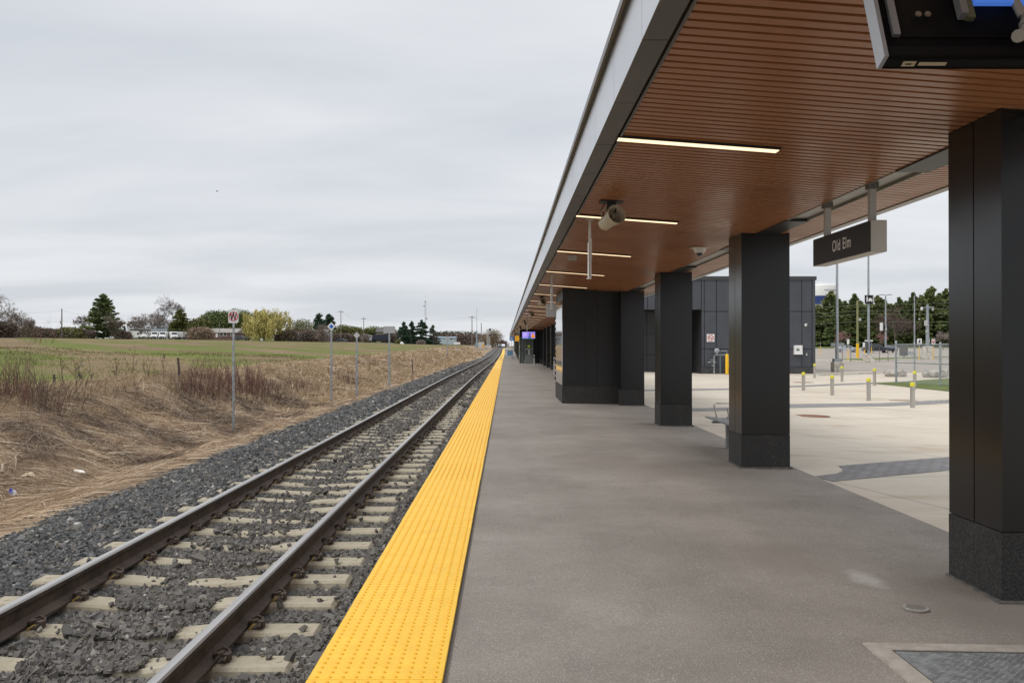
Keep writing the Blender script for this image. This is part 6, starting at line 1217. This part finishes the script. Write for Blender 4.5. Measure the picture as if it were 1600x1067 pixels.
def tufts(n, x0, x1, y0, y1, h0, h1, per=14, wk=1.0):
    x, y = scatter(n, x0, x1, y0, y1); m_ = len(x); x = np.repeat(x, per)+g_.normal(size=m_*per)*.07; y = np.repeat(y, per)+g_.normal(size=m_*per)*.07; H_ = np.repeat(h0+(h1-h0)*g_.random(m_), per)*(.6+.5*g_.random(m_*per))
    z = left_z(x, y); Dv = unit(np.stack([g_.normal(size=len(x))*.28+.12, g_.normal(size=len(x))*.28, np.ones(len(x))], 1)); addst(np.stack([x, y, z-.02], 1), Dv, H_, (.0016+.00015*y)*wk*(.6+.8*g_.random(len(x))), .28)
tufts(1300, -13, -7.2, 10, 40, .15, .42)
o = npmesh('dry_grass', np.concatenate(VV), np.concatenate(FF), strawm); tag(o, 'matted brown dead grass covering the railway bank', 'dry grass', kind='stuff')
VV, FF, o_ = [], [], 0
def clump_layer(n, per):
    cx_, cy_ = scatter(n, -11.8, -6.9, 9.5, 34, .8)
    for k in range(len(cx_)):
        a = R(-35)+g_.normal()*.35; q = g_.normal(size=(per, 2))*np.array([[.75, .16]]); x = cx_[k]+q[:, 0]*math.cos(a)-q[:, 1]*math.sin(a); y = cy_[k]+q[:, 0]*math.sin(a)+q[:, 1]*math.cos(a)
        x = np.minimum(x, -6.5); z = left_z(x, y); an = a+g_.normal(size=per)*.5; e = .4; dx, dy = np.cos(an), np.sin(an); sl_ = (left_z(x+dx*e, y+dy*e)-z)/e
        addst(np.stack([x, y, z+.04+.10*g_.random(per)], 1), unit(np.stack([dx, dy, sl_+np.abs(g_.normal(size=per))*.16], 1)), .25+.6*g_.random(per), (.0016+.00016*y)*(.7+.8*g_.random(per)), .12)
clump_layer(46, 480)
dkm = straw('thatch_and_shade', [(0, (.07, .05, .038)), (.5, (.17, .128, .098)), (.9, (.31, .24, .185)), (1, (.5, .41, .32))])  # dead weed blades, their dark colour also stands in for hummock shadows
o = npmesh('thatch_and_shade', np.concatenate(VV), np.concatenate(FF), dkm); tag(o, 'grey brown thatch of fallen weeds in clumps on the bank, coloured darker for hummock shade too', 'dead weeds', kind='stuff')
VV, FF, o_ = [], [], 0
tufts(1300, -12.6, -9.3, 14, 50, .18, .42); tufts(900, -12.5, -10.3, 14, 34, .3, .6); tufts(900, -11.5, -8.2, 12, 34, .2, .45, 9); tufts(1700, -11.5, -6.4, 30, 60, .2, .5, 14, 1.2); tufts(1100, -11.5, -6.2, 58, 120, .3, .75, 12, 1.5); tufts(450, -11.5, -6.2, 115, 230, .4, 1.0, 10, 2.2); tufts(500, -6.6, -5.6, 9, 60, .04, .16, 10)
o = npmesh('tall_straw', np.concatenate(VV), np.concatenate(FF), strawl); tag(o, 'pale standing straw along the top of the bank', 'straw grass', kind='stuff')
VV, FF, o_ = [], [], 0
x, y = scatter(26000, -45, -12.5, 20, 75, 1.0); k = (np.sin(x*.35+1.2*np.sin(y*.17))*np.sin(y*.23+.6) > -.1); x, y = x[k], y[k]; m_ = len(x); addst(np.stack([x, y, left_z(x, y)-.01], 1), unit(np.stack([g_.normal(size=m_)*.5, g_.normal(size=m_)*.5, np.ones(m_)], 1)), .08+.12*g_.random(m_), .004+.00022*y, .2, 2)
gg = G('new_grass', .8, .25); gg.col(gg.ramp(gg.isl(), [(0, (.08, .095, .02)), (.5, (.13, .15, .03)), (1, (.26, .22, .10))])); o = npmesh('field_grass', np.concatenate(VV), np.concatenate(FF), gg.m); tag(o, 'short new green grass sprouting in the near field', 'grass', kind='stuff')
# shrubs with bare reddish stems, each its own plant
def stems(lb, px, py, W, H, n, seed, mt, fork=2, name='bare_shrub', leaf=None, thick=.006, lean=.25, group=None):
    x, y = hit(px, py, left_z); z = float(left_z(x, y)); rnd = random.Random(seed); t = T(name, lb, 'shrub', (x, y, z), group=group); m = MB(); tips = []
    def grow(p, d, L_, r, lev):
        P = [p]; dd = Vector(d).normalized()
        for k in range(3): dd = (dd+Vector((rnd.gauss(0, .10), rnd.gauss(0, .10), .06))).normalized(); P.append(P[-1]+dd*L_/3)
        m.tube(P, [r, r*.85, r*.7, r*.5], 4, cap=False); tips.extend(P[2:])
        if lev:
            for _ in range(rnd.randint(1, 3)): q = P[rnd.randint(1, 3)]; grow(q, dd+Vector((rnd.gauss(0, .4), rnd.gauss(0, .4), .1)), L_*rnd.uniform(.4, .65), r*.6, lev-1)
    for k in range(n):
        bx_, by_ = rnd.gauss(0, W*.25), rnd.gauss(0, W*.2); zz_ = float(left_z(x+bx_, y+by_))-z; grow(Vector((bx_, by_, zz_-.05)), (bx_/W*lean*2+rnd.gauss(0, lean*.5), rnd.gauss(0, lean*.5), 1), H*rnd.uniform(.55, 1.0)*.8, thick*(.7+.6*rnd.random())*(1+y*.02), fork)
    m.build('branchwork', mt, t, world=False)
    if leaf: C = np.array([tuple(q) for q in tips]); C = C+g_.normal(size=C.shape)*.05; V, Q = leaves(C, .012+.00045*y, g_, 1.3); o = npmesh('foliage', V, Q, leaf); o.parent = t
    return t
maroon = mat('stem_maroon', (.15, .075, .055), .8, isl=.4); stemb = mat('stem_brown', (.17, .115, .08), .85, isl=.35); stemd = mat('stem_dark', (.055, .045, .04), .85); bud = leafmat('green_buds', (.085, .10, .022), (.15, .16, .04))
for a in (('dense maroon stemmed shrub left of the W sign', 318, 618, 1.9, 1.1, 90, 1, maroon), ('thinner maroon shrub directly behind the W sign post', 346, 610, 1.5, .95, 30, 2, maroon), ('dense maroon stemmed shrub just right of the W sign', 388, 617, 1.7, 1.1, 84, 3, maroon), ('maroon shrub farther right of the W sign', 412, 618, 1.4, .9, 34, 4, maroon), ('low maroon twigs between the two maroon shrubs', 366, 622, 1.4, .6, 26, 15, maroon)): stems(*a[:8])
for a in (('tall brown leafless shrub near the left edge', 40, 630, 1.9, 1.1, 40, 5, stemb), ('wide reddish tangle of stems at the left edge', 8, 628, 1.9, 1.0, 60, 6, maroon), ('low reddish shrub right of the left edge tangle', 68, 632, 1.6, .8, 40, 7, stemb), ('brown twigs at the far right of the maroon shrubs', 432, 612, 1.6, .6, 30, 8, stemb), ('dry brown stalks left of the diamond sign post', 470, 612, 1.8, .8, 60, 16, stemb), ('dry brown stalks between the first two steel posts', 540, 604, 1.8, .8, 60, 17, stemb), ('dry twigs above the middle of the bank', 225, 622, 1.8, .4, 20, 18, stemb)): stems(*a[:8])
stems('thin forked leafless sapling above the fallen branches', 123, 628, .5, 1.55, 3, 9, stemb, 3, 'sapling', bud, .009, .5); stems('small dark forked sapling right of the thin sapling', 143, 600, .5, .75, 4, 10, stemd, 3, 'sapling', None, .010, .6); stems('short thin stalk in the middle of the bank top', 172, 628, .25, .75, 3, 11, stemb, 1, 'sapling', None, .007, .2)
stems('sparse budding green shrub in the near field', 178, 594, 2.0, .85, 16, 12, stemb, 2, 'budding_shrub', bud, .006, .35); stems('sparse budding green shrub left of the leaning stake', 240, 598, 1.8, .85, 14, 13, stemb, 2, 'budding_shrub', bud, .006, .35); stems('dark leafless shrub far out in the left field', 66, 536, 3.6, 2.6, 26, 14, maroon, 2, 'bare_shrub', None, .004, .4)
# fallen branches, bottle, litter
def fallen(lb, pts, r, px_=True):
    P = [hit(a, b, left_z) for a, b in pts]; P = [Vector((x, y, float(left_z(x, y))+.10+.04*math.sin(i*2))) for i, (x, y) in enumerate(P)]; m = MB(); m.tube(P, [r*(1-.75*i/(len(P)-1)) for i in range(len(P))], 6); return m
dead = mat('dead_wood', (.36, .29, .21), .85, var=.2, vs=9)
for nm, main, forks, r in (('long pale fallen branch lying across the dead grass', [(-6, 698), (20, 703), (50, 702), (85, 706), (120, 712), (148, 715)], [[(42, 702), (54, 693), (65, 684)], [(66, 702), (82, 694), (99, 689)], [(85, 706), (104, 703), (122, 712)]], .021), ('curved pale stick lower left on the bank', [(7, 746), (8, 738), (16, 729), (26, 723), (35, 718)], [[(28, 723), (29, 731), (27, 742)]], .022), ('thin straight stick lying near the ballast edge', [(70, 775), (100, 774), (142, 769)], [], .012), ('small dark broken twigs in the middle of the bank', [(205, 702), (216, 698), (228, 689)], [[(208, 703), (220, 700), (229, 697)]], .014)):
    t = T('fallen_branch', nm, 'branch', tuple(hit(*main[0], left_z))+(0,)); fallen(nm, main, r).build('limb', dead, t, smooth=True)
    for f in forks: fallen(nm, f, r*.6).build('fork', dead, t, smooth=True)
x, y = hit(127, 746, left_z); t = T('plastic_bottle', 'white plastic bottle dropped on the dead grass', 'bottle', (x, y, float(left_z(x, y))+.10), R(-28)); m = MB(); m.lathe([(.02, -.13), (.034, -.12), (.036, .05), (.03, .09), (.014, .12)], n=14, axis='x'); m.build('bottle_body', mat('bottle_white', (.72, .68, .62), .4), t, smooth=True, world=False); m = MB(); m.lathe([(.016, .12), (.016, .145)], n=12, axis='x'); m.build('cap', white, t, world=False)
x, y = hit(24, 779, left_z); t = T('litter', 'crumpled blue and white wrapper in the grass at the left edge', 'wrapper', (x, y, float(left_z(x, y))+.06)); m = MB(); m.add([(-.05, 0, .02), (.02, -.03, 0), (.06, .01, .04), (0, .03, .09), (-.03, .01, .12)], [(0, 1, 3), (1, 2, 3), (0, 3, 4)]); m.build('foil', mat('wrapper_white', (.65, .66, .70), .4), t, world=False); m = MB(); m.add([(-.06, -.01, .05), (-.01, -.035, .03), (.0, 0, .10), (-.05, .0, .12)], [(0, 1, 2), (0, 2, 3)]); m.build('print', mat('wrapper_blue', (.06, .06, .35), .4), t, world=False)
x, y = hit(48, 751, left_z); t = T('paper_scrap', 'pale flattened paper scrap below the fallen branch', 'litter', (x, y, float(left_z(x, y))+.07)); m = MB(); m.add([(-.12, -.02, 0), (.02, -.05, .03), (.12, 0, .01), (.03, .06, .07), (-.08, .05, .05)], [(0, 1, 4), (1, 3, 4), (1, 2, 3)]); m.build('sheet', mat('scrap', (.45, .37, .25), .8), t, world=False)
x, y = hit(583, 632, left_z); t = T('white_stone', 'single white stone lying on the ballast edge', 'stone', (x, y, float(bal_z(x, y))+.06)); m = MB(); m.lathe([(.03, -.03), (.045, 0), (.03, .03), (.01, .04)], n=7); m.build('stone', white, t, world=False)
